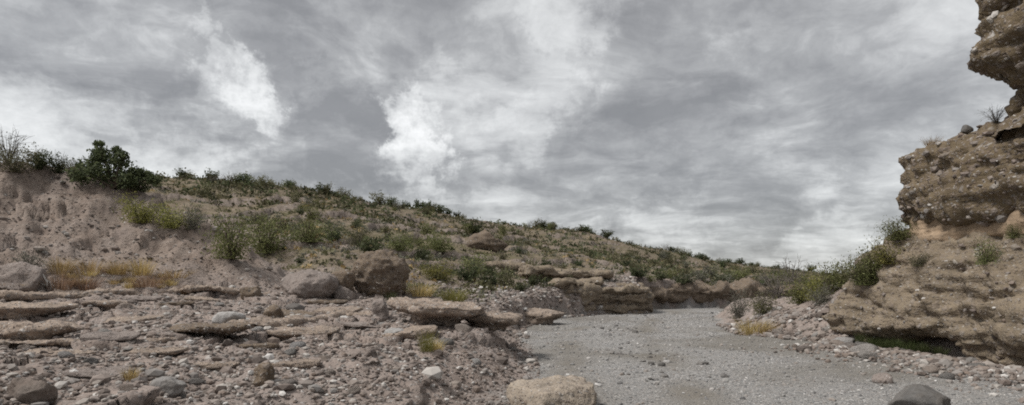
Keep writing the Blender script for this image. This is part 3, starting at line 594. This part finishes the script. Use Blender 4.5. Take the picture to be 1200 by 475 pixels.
def shrub_parts(seed, width=1.1, stems=9, branches=4, leaves=1500, leaf=.035, clump=.105, low=.08, dome=.7, elong=1.8, gap=.25):
    r = np.random.default_rng(seed); segs, tips = [], []
    for i in range(stems):
        th = 2 * math.pi * (i + r.uniform(-.4, .4)) / stems; rr = width / 2 * r.uniform(.25, .92) ; h = (1 - dome * (rr / (width / 2)) ** 2 * .6) * r.uniform(.72, 1.0)
        tip = np.array([math.cos(th) * rr, math.sin(th) * rr, h]); midp = tip * (.45, .45, .58) + r.normal(0, .035, 3); base = np.array([math.cos(th), math.sin(th), 0]) * .03
        tt = np.linspace(0, 1, 6)[:, None]; P = (1 - tt) ** 2 * base + 2 * tt * (1 - tt) * midp + tt ** 2 * tip; P[1:-1] += r.normal(0, .012, (4, 3))
        segs.append((P, np.linspace(.016, .003, 6))); tips.append(tip)
        for k in range(branches):
            s = r.uniform(low, .95); q = P[min(5, int(s * 5))]; o = r.normal(0, 1, 3) * (.16, .16, .10) + np.array([math.cos(th), math.sin(th), .5]) * .09
            e = q + o; e[2] = max(e[2], .05); segs.append((np.stack([q, (q + e) / 2 + r.normal(0, .01, 3), e]), np.array([.006, .004, .002]))); tips.append(e)
    V, Fq = tubes(segs, 3); out = {'stems': (V, Fq)}
    if leaves:
        T = np.array(tips); keep = r.uniform(0, 1, len(T)) > gap; T = T[keep]; wgt = r.uniform(.4, 1.6, len(T)); k = r.choice(len(T), leaves, p=wgt / wgt.sum())
        C = T[k] * (r.uniform(.12, 1, leaves) ** .55)[:, None] + r.normal(0, clump, (leaves, 3)) * (1, 1, .8); C[:, 2] = np.maximum(C[:, 2], .02)
        LV, LF = leaf_quads(C, leaf, r, elong); tone = np.clip(wgt[k] / 2.4 + r.normal(0, .22, leaves), 0, 1); out['leaves'] = (LV, LF, np.repeat(tone, 4))
    return out
def tuft_parts(seed, width=1.0, blades=220, w=.016, lean=.5, droop=.35):
    r = np.random.default_rng(seed); th = r.uniform(0, 2 * math.pi, blades); b = np.stack([np.cos(th), np.sin(th), th * 0], 1) * (np.sqrt(r.uniform(0, 1, blades)) * width * .34)[:, None]
    L = r.uniform(.45, 1.0, blades); dirr = b / (width * .34) * lean * width + r.normal(0, .16, (blades, 3)) * (1, 1, 0); side = np.cross(dirr + 1e-4, (0, 0, 1)); side = side / (np.linalg.norm(side, axis=1)[:, None] + 1e-6) * w / 2
    pts = []
    for t, wd in ((0, 1), (.5, .8), (1, .15)):
        c = b + dirr * (t ** 1.4 * L)[:, None]; c[:, 2] = L * (t - droop * t * t * .5); pts += [c - side * wd, c + side * wd]
    V = np.stack(pts, 1).reshape(-1, 3); i = np.arange(blades)[:, None] * 6
    Fq = np.concatenate([i + np.array([[0, 1, 3, 2]]), i + np.array([[2, 3, 5, 4]])]); return V, Fq, np.repeat(np.clip(r.normal(.5, .25, blades), 0, 1), 6)
KIND = {  # name: (leaf material, stem material, shape settings)
    'green': ('green', 'bark', dict(width=1.25, leaves=2500, leaf=.029, stems=13, clump=.12)), 'dark': ('dark_green', 'bark', dict(width=1.2, leaves=1700, leaf=.040, stems=10, clump=.08)),
    'olive': ('olive', 'twig', dict(width=1.35, leaves=1700, leaf=.032, stems=12)), 'lime': ('lime', 'twig', dict(width=1.6, clump=.12, leaves=2600, leaf=.030, stems=14, low=.05)),
    'sage': ('sage', 'twig', dict(width=1.4, leaves=1500, leaf=.028, stems=14, low=.05)), 'twig': ('sage', 'twig', dict(width=1.3, leaves=90, leaf=.025, stems=16, branches=9))}
PROTO, PROTO1 = {}, {}
for kn, (lm, sm, kw) in KIND.items():
    PROTO[kn], PROTO1[kn] = [], []
    for j in range(3):
        pr = shrub_parts(100 + j * 7 + len(PROTO) * 31, **kw); sV, sF = pr['stems']; lV, lF, lt = pr['leaves']
        PROTO[kn].append((mesh_np('stems', sV, sF, M[sm], True), mesh_np('foliage', lV, lF, M[lm], False, {'tone': lt})))
        k2 = dict(kw); k2.update(leaves=min(700, kw['leaves']), leaf=kw['leaf'] * 1.7, stems=7, branches=3, gap=.12)
        if kn == 'twig': k2.update(leaves=30, stems=10, branches=6)
        p2 = shrub_parts(500 + j * 7 + len(PROTO) * 31, **k2); a, b = p2['stems'], p2['leaves']
        PROTO1[kn].append(mesh_np('shrub', np.concatenate([a[0], b[0]]), np.concatenate([a[1], b[1] + len(a[0])]), [M[sm], M[lm]], False, {'tone': np.concatenate([np.full(len(a[0]), .5), b[2]])}, np.concatenate([np.zeros(len(a[1])), np.ones(len(b[1]))])))
TUFT = {k: [mesh_np('grass_tuft', *(lambda t: (t[0], t[1]))(tp), M[k], False, {'tone': tp[2]}) for tp in (tuft_parts(700 + j, 1.1 + .3 * j, 240) for j in range(3))] for k in ('straw', 'rust', 'grass', 'lime')}
def project(V): return 600 + V[:, 0] / V[:, 1] * F, V0 - (V[:, 2] - H) / V[:, 1] * F
def hit_mesh(VF, u, v):
    V = VF[0]; V = V[V[:, 1] > 8]; a, b = project(V); d = (a - u) ** 2 + (b - v) ** 2; k = np.where(d < max(d.min() * 1.5, 9))[0]; return Vector(V[k[np.argmin(V[k, 1])]])
vr = random.Random(5)
def shrub(kind, box, label, name='shrub', group=None, on=None, cat='shrub', sink=.03):
    u0, v0, u1, v1 = box; b = hit((u0 + u1) / 2, v1) if on is None else (hit_mesh(on, (u0 + u1) / 2, v1) if isinstance(on, tuple) and len(on) == 2 else Vector(on))
    s = b.y / F; h = (v1 - v0) * s; w = (u1 - u0) * s / KIND[kind][2]['width']
    o = empty(name, (b.x, b.y, b.z - sink), vr.uniform(0, 6.28)); o.scale = (w, w, h); sm, fm = PROTO[kind][vr.randrange(3)]
    add('stems', sm, o); add('foliage', fm, o); return tag(o, label, cat, group)
def tuft(kind, box, label, group=None, on=None, name='grass_tuft', cat='grass tuft'):
    u0, v0, u1, v1 = box; b = hit((u0 + u1) / 2, v1) if on is None else (hit_mesh(on, (u0 + u1) / 2, v1) if isinstance(on, tuple) and len(on) == 2 else Vector(on)); s = b.y / F
    o = add(name, TUFT[kind][vr.randrange(3)], None, (b.x, b.y, b.z - .02), (0, 0, vr.uniform(0, 6.28)), ((u1 - u0) * s / 1.5, (u1 - u0) * s / 1.5, (v1 - v0) * s)); return tag(o, label, cat, group)

# the big dark bush on the skyline: a trunked tree with separate clumps of foliage
def skyline_tree(u0, v0, u1, v1):
    b = hit((u0 + u1) / 2, v1); s = b.y / F; hgt = (v1 - v0) * s; wid = (u1 - u0) * s; o = empty('mesquite_tree', (b.x, b.y, b.z - .05)); r = np.random.default_rng(77)
    cl = [(-.32, .0, .46, .11), (-.24, .1, .80, .08), (-.15, -.05, .92, .06), (-.12, -.05, .66, .10), (.03, .05, .82, .065), (.10, 0, .56, .12), (.20, -.05, .68, .06), (-.38, -.1, .24, .11), (-.12, -.1, .33, .13), (.16, .1, .27, .13), (.34, 0, .34, .09), (.46, .05, .28, .08), (.30, -.08, .14, .11), (-.02, .1, .16, .14), (.58, 0, .18, .06), (-.22, 0, .60, .06)]
    segs, C = [], []
    for x, y, z, rad in cl:
        tip = np.array([x * wid, y * wid, z * hgt]); base = np.array([.02 * wid, 0, 0]); t = np.linspace(0, 1, 6)[:, None]; P = base * (1 - t) + tip * t; P[:, 2] += (np.sin(t[:, 0] * 3.1) * .06) * hgt; P[1:-1] += r.normal(0, .03, (4, 3)); segs.append((P, np.linspace(.07, .012, 6)))
        n = int(310 * rad / .11); q = r.normal(0, 1, (n, 3)); q /= np.linalg.norm(q, axis=1)[:, None]; q *= (r.uniform(0, 1, n) ** .4)[:, None] * (1 + .35 * fbm(q * 1.8, 2, int(rad * 100)))[:, None]
        C.append(tip + q * np.array([rad * wid, rad * wid, rad * wid * .72]) * 1.25); st = r.normal(0, 1, (n // 3, 3)) * rad * wid * .95; C.append(tip * (.9, .9, .85) + st * (1, 1, .6))
    V, Fq = tubes(segs, 5); add('trunk', mesh_np('trunk', V, Fq, M['bark'], True), o)
    C = np.concatenate(C); LV, LF = leaf_quads(C, .085, r, 1.7); add('crown', mesh_np('crown', LV, LF, M['dark_green'], False, {'tone': np.repeat(r.uniform(0, 1, len(C)), 4)}), o)
    tag(o, 'dark green bushy tree standing out on the skyline above the eroded bank', 'tree')
skyline_tree(90, 167, 172, 222)

G1 = 'bushes along the lip of the eroded bank'
shrub('twig', (-14, 146, 34, 194), 'bare grey twiggy bush at the far left of the skyline', group=G1)
shrub('olive', (-12, 166, 46, 203), 'olive bush at the far left edge of the eroded bank top', group=G1)
shrub('dark', (30, 172, 62, 203), 'low dark bush between the olive bush and the skyline tree', group=G1)
shrub('dark', (56, 178, 84, 206), 'darker low bush nearest the left side of the skyline tree', group=G1)
shrub('olive', (72, 184, 104, 212), 'olive scrub growing at the foot of the skyline tree, left side', group=G1)
shrub('dark', (150, 200, 178, 226), 'small dark bush just right of the skyline tree', group=G1)
shrub('lime', (132, 224, 196, 262), 'bright yellow green bush behind the lip of the eroded bank')
shrub('lime', (170, 234, 230, 268), 'second yellow green bush, right of the brightest one behind the bank lip')
shrub('sage', (205, 236, 248, 272), 'grey green bush between the yellow green bush and the large green bush')
shrub('green', (240, 246, 304, 304), 'large green bush at the right end of the eroded bank')
shrub('green', (276, 250, 346, 298), 'broad green bush right against the largest green bush')
shrub('green', (330, 255, 392, 286), 'rounded green bush above the pinkish grey boulder')
shrub('dark', (380, 258, 404, 284), 'narrow dark green bush right of the rounded green bush')
shrub('olive', (402, 260, 436, 292), 'olive bush on the slope above the brown mound')
shrub('green', (444, 273, 490, 296), 'green bush on the slope just right of the brown mound')
shrub('green', (488, 272, 538, 298), 'green bush on the slope above the yellow green shrub')
shrub('lime', (482, 301, 542, 327), 'yellow green shrub behind the tan slab')
shrub('sage', (540, 296, 572, 322), 'greyish shrub right of the yellow green shrub')
tuft('lime', (505, 332, 558, 354), 'low yellow green plant right behind the tan slab')
tuft('straw', (470, 330, 515, 352), 'straw coloured grass between the brown mound and the yellow green plant')
tuft('grass', (446, 336, 470, 356), 'small green weed at the foot of the brown mound')
shrub('sage', (8, 286, 60, 318), 'sage grey shrub at the left edge of the bench')
tuft('straw', (52, 294, 92, 322), 'straw grass clump just right of the sage grey shrub')
tuft('straw', (84, 296, 124, 322), 'straw grass clump behind the rusty grass, right side')
tuft('rust', (52, 312, 88, 344), 'rusty orange dry grass clump right beside the bleached driftwood')
tuft('rust', (82, 314, 120, 344), 'rusty orange dry grass clump, right half of the rusty patch')
tuft('straw', (122, 300, 156, 324), 'straw grass clump left of centre under the eroded bank')
tuft('straw', (146, 296, 184, 324), 'tallest straw grass clump under the eroded bank')
tuft('rust', (152, 316, 190, 338), 'thin rusty grass below the tallest straw clump')
tuft('straw', (184, 312, 222, 328), 'low straw grass at the foot of the eroded bank')
tuft('rust', (206, 330, 226, 346), 'small rusty weed standing alone on the rubble bench')
tuft('lime', (486, 378, 514, 412), 'thin yellowish weeds in front of the dark hollow under the slab')
tuft('straw', (498, 392, 524, 412), 'thin straw weeds right of the yellowish weeds under the slab')
tuft('straw', (138, 424, 166, 446), 'tiny yellow grass clump in the left foreground rubble')
G2 = 'green bushes on the right bank slope'
for bx, kd, lb in [((922, 320, 956, 354), 'green', 'lowest green bush of the row at the end of the right bank'), ((940, 312, 976, 350), 'lime', 'yellowish bush second from the bottom of the right bank row'), ((956, 306, 992, 342), 'green', 'green bush third from the bottom of the right bank row'), ((974, 300, 1008, 334), 'green', 'green bush fourth from the bottom of the right bank row'),
                   ((990, 294, 1024, 326), 'olive', 'olive bush in the middle of the right bank row'), ((1006, 284, 1040, 318), 'green', 'green bush above the olive one on the right bank'), ((1022, 276, 1056, 308), 'lime', 'yellowish bush high on the right bank row'), ((1036, 254, 1064, 280), 'green', 'highest bush of the row tucked beside the overhanging block'), ((948, 330, 978, 356), 'sage', 'sage coloured shrub in front of the lowest green bush'), ((1000, 302, 1030, 330), 'green', 'low green bush in front of the olive bush on the right bank')]:
    bx = (bx[0] - 8, bx[1] - 2, bx[2] + 8, bx[3] + 2)
    shrub(kd, bx, lb, group=G2, on=lower_VF if bx[0] >= 974 else None)
shrub('green', (1136, 272, 1170, 307), 'green shrub growing alone on the lower cliff face', on=lower_VF)
shrub('olive', (1060, 290, 1092, 309), 'low olive shrub on the sloping shoulder of the lower cliff', on=lower_VF)
shrub('green', (1174, 256, 1204, 276), 'low green shrub under the smooth band at the right edge', on=lower_VF)
shrub('twig', (1158, 100, 1190, 127), 'sparse twiggy shrub on the cliff shoulder under the high overhang', on=(12.15, 15.0, 6.1))
tuft('straw', (1080, 170, 1100, 184), 'wispy grass on top of the overhanging cliff block', on=(12.1, 17.2, 6.05))
G3 = 'green grass tufts in the hollow under the lower cliff'
for i in range(12):
    Yg = 15.75 + i * .235; tuft('grass', (0, 0, 26 - (i % 3) * 4, 15 + (i * 7) % 6), 'green grass tuft growing in the dark hollow at the cliff foot', G3, on=(11.25 - .25 * (i % 2) - .03 * i, Yg, .04 + float(terrain([11.0], [Yg])[0])))
tuft('straw', (862, 366, 898, 393), 'straw yellow grass clump on the gravel edge of the right bank')
tuft('straw', (884, 372, 914, 392), 'thin straw grass right of the yellow clump at the gravel edge')
shrub('sage', (846, 334, 884, 374), 'pale weedy shrub at the far right end of the gravel')
shrub('olive', (872, 334, 916, 370), 'olive weedy shrub behind the straw grass at the gravel edge')
shrub('twig', (880, 304, 940, 350), 'bare grey brush behind the weedy shrubs where the wash turns')
shrub('twig', (902, 296, 954, 342), 'bare grey brush closest to the right bank bushes')
shrub('twig', (236, 203, 262, 216), 'bare twiggy bush on the hill skyline, left one of two'); shrub('twig', (256, 198, 278, 217), 'bare twiggy bush on the hill skyline, right one of two')
for i in range(16):
    uu = 752 + i * 11 + vr.uniform(-5, 5); hh = vr.uniform(10, 19); ww = hh * vr.uniform(1.4, 2.2); kd = ['olive', 'green', 'sage', 'dark'][vr.randrange(4)]; vv = 338 - (i % 4) * 4
    b = hit(uu, vv, 50); o = add('bank_shrub', PROTO1[kd][vr.randrange(3)], None, (b.x, b.y, b.z - .04), (0, 0, vr.uniform(0, 6)), (ww * b.y / F / 1.3, ww * b.y / F / 1.3, hh * b.y / F)); tag(o, {'olive': 'olive', 'green': 'fresh green', 'sage': 'grey', 'dark': 'dark green'}[kd] + ' shrub on the slope above the far dark bank', 'shrub', 'shrubs above the far bank')
# bleached driftwood
dw_b = hit(56, 344); s_ = dw_b.y / F; rr = np.random.default_rng(4); dsegs = []
for a_, b_ in [((-12, 0, 2), (8, 6, 1)), ((-6, 0, 22), (2, 3, 0)), ((2, 0, 14), (9, 2, 0)), ((-9, 0, 12), (7, 4, 4)), ((8, 0, 10), (-2, 3, 1))]:
    t = np.linspace(0, 1, 6)[:, None]; P = np.array(a_) * (1 - t) * s_ + np.array(b_) * t * s_; P[1:-1] += rr.normal(0, .02, (4, 3)); dsegs.append((P, np.linspace(.025, .05, 6)))
V_, F_ = tubes(dsegs, 6); tag(add('driftwood', mesh_np('driftwood', V_, F_, M['wood'], True), None, dw_b), 'bleached driftwood sticks beside the rusty dry grass', 'driftwood')

LAND = [(363, 334, 'pinkish grey boulder'), (447, 320, 'tall brown mound'), (507, 366, 'thick tan slab'), (573, 376, 'lower tan slab end'), (627, 370, 'low wash slab'), (645, 455, 'flat topped sandy block'), (268, 375, 'pale whitish stone'), (248, 392, 'undercut brown ledge'),
        (30, 388, 'long tan ledge'), (25, 330, 'grey rock heap'), (85, 330, 'rusty grass patch'), (165, 312, 'tallest straw grass'), (1082, 465, 'large dark boulder'), (311, 440, 'dark brown block'), (320, 368, 'dark hole stone'), (35, 460, 'broad corner boulder'), (197, 455, 'flat bluish grey stone'), (152, 436, 'tiny yellow grass clump'), (500, 396, 'slab weeds'),
        (1062, 412, 'grassy cliff hollow'), (880, 380, 'gravel edge grass'), (942, 336, 'lowest bank bush'), (1034, 445, 'flat greyish slab'), (1000, 395, 'lower cliff end'), (130, 195, 'skyline tree'), (164, 242, 'bright yellow green bush'), (280, 278, 'large green bush'), (360, 270, 'rounded green bush'), (393, 271, 'narrow dark green bush'), (420, 276, 'olive slope bush'),
        (511, 314, 'yellow green shrub'), (569, 283, 'reddish outcrop knob'), (725, 345, 'sharp cornered rock ledge'), (800, 352, 'dark undercut bank'), (258, 208, 'two bare skyline bushes'), (512, 283, 'green slope bush'), (910, 325, 'bare grey brush'), (556, 310, 'greyish shrub')]
def where(loc):
    u = 600 + loc[0] / loc[1] * F; v = V0 - (loc[2] - H) / loc[1] * F
    d = [((u - a) ** 2 + ((v - b) * 1.6) ** 2, a, b, n) for a, b, n in LAND]; q, a, b, n = min(d); dx, dy = u - a, v - b; q = math.sqrt(q)
    far = 'well ' if q > 70 else ('' if q > 28 else 'just ')
    return far + (('right of' if dx > 0 else 'left of') if abs(dx) > abs(dy) * 1.6 else ('below' if dy > 0 else 'above')) + ' the ' + n
outcrops()
for i in range(22):
    uu = vr.choice((30, 75, 100, 150, 165, 200, 240)) + vr.gauss(0, 16); vv = 322 + vr.uniform(0, 22); w = vr.uniform(12, 24); kd = 'straw' if vr.random() < .65 else 'rust'
    o = tuft(kd, (uu - w / 2, vv - vr.uniform(6, 13), uu + w / 2, vv), 'x', 'small dry grass tufts around the grass patches'); o['label'] = 'small ' + {'straw': 'straw', 'rust': 'rusty'}[kd] + ' grass tuft ' + where(o.location)
for pts, lb in [([(-40, 352), (60, 349), (140, 345), (230, 343), (300, 346)], 'long low bedrock shelf running below the dry grass patches'), ([(290, 384), (350, 378), (410, 372), (446, 374)], 'long undercut shelf left of the thick tan slab'),
                ([(-40, 414), (40, 409), (110, 405), (190, 402)], 'long low bedrock shelf below the long tan ledge')]:
    H3 = [hit(a, b) for a, b in pts]; m = sum(q.z for q in H3) / len(H3); k = H3[0].y / 18 * .72; slope = [(q.x, q.y) for q in H3]
    zs = np.array([q.z for q in H3]); fx = np.array([q.x for q in H3])
    pr = [(-.5, -.35), (-.45, .0), (-.40, .06), (.06, .09), (.11, .12), (.13, .22), (.08, .26), (-.35, .28), (-1.0, .24), (-1.5, .0)]
    V, Fq = loft([(slope[0][0] - .3, slope[0][1] + .8)] + slope + [(slope[-1][0] + .3, slope[-1][1] + .8)], [(a * k, b * k) for a, b in pr], 200, 44, cliff_disp(.10 * k, .06 * k, .10 * k, .12 * k, int(pts[1][0])), None, 0, -1)
    V[:, 2] += np.interp(V[:, 0], fx, zs) - .13 * k + .2 * k * fbm2(V[:, 0], V[:, 1] * .3, .75, 4, 5 + int(pts[0][1])); V[:, 1] += .55 * k * fbm2(V[:, 0], V[:, 0] * 0, .6, 3, int(pts[0][1])); c = np.array([V[:, 0].mean(), V[:, 1].mean(), zs.mean()]); o = add('rock_shelf', mesh_np('rock_shelf', V - c, Fq, M['ledge'], True), None, tuple(c)); tag(o, lb, 'rock shelf')
    e = pebbles('embedded_stones', surf_sample(V - c, Fq, 520, 9), .03 * (5 ** (np.random.default_rng(9).uniform(0, 1, 520) ** 2)) * k, M['pebble'], o, seed=9, sink=.42); e['kind'] = 'stuff'
# ------------------------------------------------------------------ hillside shrubs
def visible(P, lift):
    """is the point (raised by lift) seen from the camera over the terrain"""
    t = np.linspace(.12, .985, 110); ok = np.ones(len(P), bool); top = P + np.array((0, 0, 1)) * lift[:, None]
    X = (P[:, 0][:, None] * t).ravel(); Y = (P[:, 1][:, None] * t).ravel(); z = terrain(X, Y).reshape(len(P), -1); ray = H + (top[:, 2][:, None] - H) * t
    return (z < ray).all(1)
def hill_points(n, seed, y0, y1, power=.5):
    r = np.random.default_rng(seed); Y = (y0 ** power + r.uniform(0, 1, n) * (y1 ** power - y0 ** power)) ** (1 / power); X = r.uniform(-.9, .62, n) * Y; sd, left = bed_sd(X, Y)
    k = left & (sd > 1.2) & ~((X < -10) & (Y < 29.5)) & ~((Y < 46) & (sd < 1.5)); X, Y = X[k], Y[k]; P = np.stack([X, Y, terrain(X, Y)], 1); return P
P = hill_points(2600, 31, 33, 200, .55); dens = fbm2(P[:, 0], P[:, 1], .075, 3, 33); P = P[dens > .02]
hr = np.random.default_rng(3); hs = (.45 + 1.25 * hr.uniform(0, 1, len(P)) ** 1.8) * np.where(P[:, 1] > 70, 1.3, 1.0); P, hs = (lambda k: (P[k], hs[k]))(visible(P, hs * .6))
order = hr.permutation(len(P))[:215]
HK = [('dark', 'dark green'), ('olive', 'olive'), ('green', 'fresh green'), ('sage', 'grey')]
for i in order:
    kd, lb = HK[hr.choice(4, p=[.30, .34, .20, .16])]; h = hs[i]; w = h * hr.uniform(.8, 1.25); size = 'large' if h > 1.25 else ('small' if h < .85 else 'mid sized')
    o = add('hillside_shrub', PROTO1[kd][hr.integers(3)], None, P[i] - (0, 0, .04), (0, 0, hr.uniform(0, 6.28)), (w, w, h)); tag(o, f'{size} {lb} hillside shrub {where(P[i])}', 'shrub', 'shrubs scattered over the hillside')
# shrubs standing against the sky along the ridge
ra = np.array(RIDGE, float); us = np.sort(np.clip(np.concatenate([c + hr.normal(0, 9, int(n_)) for c, n_ in zip(hr.uniform(190, 915, 20), hr.integers(1, 8, 20))] + [hr.uniform(182, 925, 24)]), 182, 925))
for u in us:
    Yr = np.interp(u, ra[:, 0], ra[:, 2]); Ys = Yr * np.linspace(.82, 1.12, 60); X = (u - 600) / F * Ys; z = terrain(X, Ys); k = np.argmax((z - H) / Ys)
    h = (.4 + 1.3 * hr.uniform() ** 1.7) * (1.0 if u < 700 else 1.2); kd = ['dark', 'dark', 'olive', 'twig'][hr.integers(4)]
    lb = ('tall ' if h > 1.35 else 'low ') + {'twig': 'bare twiggy', 'olive': 'olive', 'dark': 'dark'}[kd] + ' ridge skyline shrub ' + where((X[k], Ys[k], z[k]))
    tag(add('ridge_shrub', PROTO1[kd][hr.integers(3)], None, (X[k], Ys[k], z[k] - .05), (0, 0, hr.uniform(0, 6.28)), (h * 1.15, h * 1.15, h)), lb, 'shrub', 'shrubs on the ridge line')
# low scrub and dry ground cover too small to count
def scrub(name, n, seed, mat, label, hmin, hmax, y0, y1, per, ls):
    P = hill_points(n, seed, y0, y1, .5); r = np.random.default_rng(seed); P = P[fbm2(P[:, 0], P[:, 1], .11, 4, seed) > -.08]; m = len(P); h = r.uniform(hmin, hmax, m)
    C = np.repeat(P, per, 0) + r.normal(0, 1, (m * per, 3)) * (np.repeat(h, per)[:, None] * np.array((.5, .5, .22))) + np.array((0, 0, 1)) * (np.repeat(h, per) * .35)[:, None]
    V, Fq = leaf_quads(C, ls, r, 1.6, .8); tone = np.repeat(np.clip(np.repeat(r.uniform(0, 1, m), per) + r.normal(0, .2, m * per), 0, 1), 4)
    tag(add(name, mesh_np(name, V, Fq, M[mat], False, {'tone': tone})), label, 'scrub', None, 'stuff')
scrub('hillside_scrub', 3900, 51, 'olive', 'low olive scrub covering the hillside', .25, .6, 30, 200, 15, .14)
scrub('dry_grass', 3000, 52, 'straw', 'low straw grass between the hillside shrubs', .15, .40, 28, 190, 12, .13)
scrub('far_scrub', 6200, 55, 'olive', 'dense olive scrub on the farther hillside', .4, .95, 58, 205, 14, .22)
scrub('far_dark_scrub', 3200, 56, 'dark_green', 'dark green scrub patches on the farther hillside', .4, .95, 58, 205, 14, .22)
scrub('near_brush', 3400, 57, 'sage', 'low grey brush on the nearer slope', .12, .38, 26, 75, 14, .085)
scrub('near_olive_brush', 3400, 58, 'olive', 'low olive brush on the nearer slope', .15, .42, 26, 75, 16, .085)
scrub('dark_scrub', 2000, 53, 'dark_green', 'low dark scrub specks on the hillside', .25, .6, 34, 200, 16, .16)
scrub('grey_scrub', 2800, 54, 'sage', 'low grey brush specks on the hillside', .2, .55, 28, 190, 14, .14)

# ------------------------------------------------------------------ loose stones
SH = [rock_shape(300 + k, 3, ((1, .8, .62), (1, .9, .5), (1, .75, .75), (1, .85, .38))[k % 4], (2.3, 3.0, 2.6, 3.6)[k % 4], 8, .08) for k in range(10)]
STM = {m: [mesh_np('stone', V, Fq, M[m], True) for V, Fq in SH] for m in ('cobble', 'tanstone', 'pale', 'dark')}
sr = np.random.default_rng(19)
def stones(n, gen, name, mats, probs, label, group, smin, smax, power=2.2):
    X, Y = gen(n); z = terrain(X, Y)
    for x, y, zz in zip(X, Y, z):
        mt = mats[sr.choice(len(mats), p=probs)]; s = smin * (smax / smin) ** (sr.uniform() ** power) * .5 * (y + 3) / 14
        adj = {'cobble': 'grey', 'tanstone': 'tan', 'pale': 'pale', 'dark': 'dark'}[mt]
        kk = int(sr.integers(10)); shape = ('oval', 'flattish', 'chunky', 'flat slab')[kk % 4]; size = 'large' if s * 2 * F / y > 26 else ('small' if s * 2 * F / y < 13 else 'medium')
        tag(add(name, STM[mt][kk], None, (x, y, zz + s * .12), (sr.normal(0, .2), sr.normal(0, .2), sr.uniform(0, 6.28)), (s, s, s * sr.uniform(.7, 1.05))), f'{size} {adj} {shape} {label} {where((x, y, zz))}', 'stone', group)
def gen_left(n):
    Y = np.exp(sr.uniform(math.log(6.0), math.log(21), n)); xl = np.interp(Y, LE[:, 1], LE[:, 0]); X = xl - .2 - sr.uniform(0, 1, n) ** .9 * (Y * .9 + xl); return X, Y
def gen_right(n):
    Y = np.exp(sr.uniform(math.log(8.5), math.log(19), n)); xr = np.interp(Y, RE[:, 1], RE[:, 0]); X = xr + .2 - np.abs(sr.normal(0, 1.0, n)); return X, Y
def gen_spit(n):
    Y = sr.uniform(19, 27, n); xr = np.interp(Y, RE[:, 1], RE[:, 0]); X = xr + sr.uniform(-.5, 2.2, n); return X, Y
def gen_bed(n):
    Y = np.exp(sr.uniform(math.log(12), math.log(30), n)); X = 3.6 + (Y - 14) * .10 + sr.normal(0, .55, n); return X, Y
stones(190, gen_left, 'stone', ('tanstone', 'cobble', 'pale', 'dark'), (.54, .32, .04, .10), 'stone', 'loose stones on the left rubble bench', .09, .46)
stones(95, gen_right, 'cobble', ('cobble', 'tanstone', 'pale', 'dark'), (.45, .28, .12, .15), 'cobble', 'loose cobbles along the cliff foot', .11, .55)
stones(28, gen_spit, 'stone', ('tanstone', 'cobble'), (.7, .3), 'spit stone', 'loose stones on the spit beyond the cliff', .10, .5)
stones(60, gen_bed, 'cobble', ('cobble', 'pale', 'dark'), (.5, .2, .3), 'bed cobble', 'cobbles in a streak along the gravel bed', .06, .2)

def scatter(n, gen, name, mat, label, med, sig, lod=.05, seed=1, cat='gravel', sink=.25):
    r = np.random.default_rng(seed); X, Y = gen(n); P = np.stack([X, Y, terrain(X, Y)], 1); s = med * np.exp(r.normal(0, sig, n)) * (1 + lod * np.maximum(Y - 6, 0)); s = np.minimum(s, .45)
    tag(pebbles(name, P, s, M[mat], seed=seed, sink=sink), label, cat, None, 'stuff')
def g_bed(n):
    Y = np.exp(sr.uniform(math.log(5), math.log(44), n)); xl = np.interp(Y, LE[:, 1], LE[:, 0]); xr = np.interp(Y, RE[:, 1], RE[:, 0]); return xl + sr.uniform(-.02, 1.0, n) * (xr - xl), Y
def g_left(n):
    Y = np.exp(sr.uniform(math.log(5), math.log(30), n)); xl = np.interp(Y, LE[:, 1], LE[:, 0]); return xl + .15 - sr.uniform(0, 1, n) * (Y * .92 + xl + .3), Y
scatter(15000, g_bed, 'gravel', 'gravel', 'small grey gravel strewn over the wash bed', .027, .5, .03, 81, sink=.35)
scatter(27000, g_left, 'rubble', 'pebble', 'small broken rubble covering the left bench', .042, .55, .04, 82, 'rubble')
def g_far(n):
    Y = sr.uniform(23, 50, n); k = np.interp(Y, LE[:, 1], LE[:, 0]); return k + .4 - np.abs(sr.normal(0, 2.6, n)), Y
scatter(4200, g_far, 'bank_rubble', 'pebble', 'small tan rubble along the far left bank of the wash', .09, .5, .02, 85, 'rubble')
scatter(4500, gen_right, 'cliff_rubble', 'pebble', 'small mixed rubble at the foot of the right cliff', .07, .45, .04, 83, 'rubble')
scatter(1500, gen_spit, 'spit_rubble', 'pebble', 'small tan rubble on the low spit beyond the cliff', .08, .5, .04, 84, 'rubble')

# things whose labels still coincide are told apart by their order in the view
ORD = ['leftmost', 'second from left', 'third from left', 'fourth from left', 'fifth from left', 'sixth from left', 'seventh from left', 'eighth from left', 'ninth from left', 'tenth from left', 'eleventh from left', 'twelfth from left', 'thirteenth from left']
same = {}
for o in COL.objects:
    if o.parent is None and 'label' in o: same.setdefault(o['label'], []).append(o)
for lb, os_ in same.items():
    if 1 < len(os_) <= len(ORD):
        os_.sort(key=lambda o: o.location.x / max(o.location.y, .1))
        for o, w in zip(os_, ORD):
            q = lb + ', ' + w
            for cut_ in ('well ', 'just ', 'hillside ', 'mid sized ', 'medium '):
                if len(q.split()) > 16: q = q.replace(cut_, '', 1)
            o['label'] = q
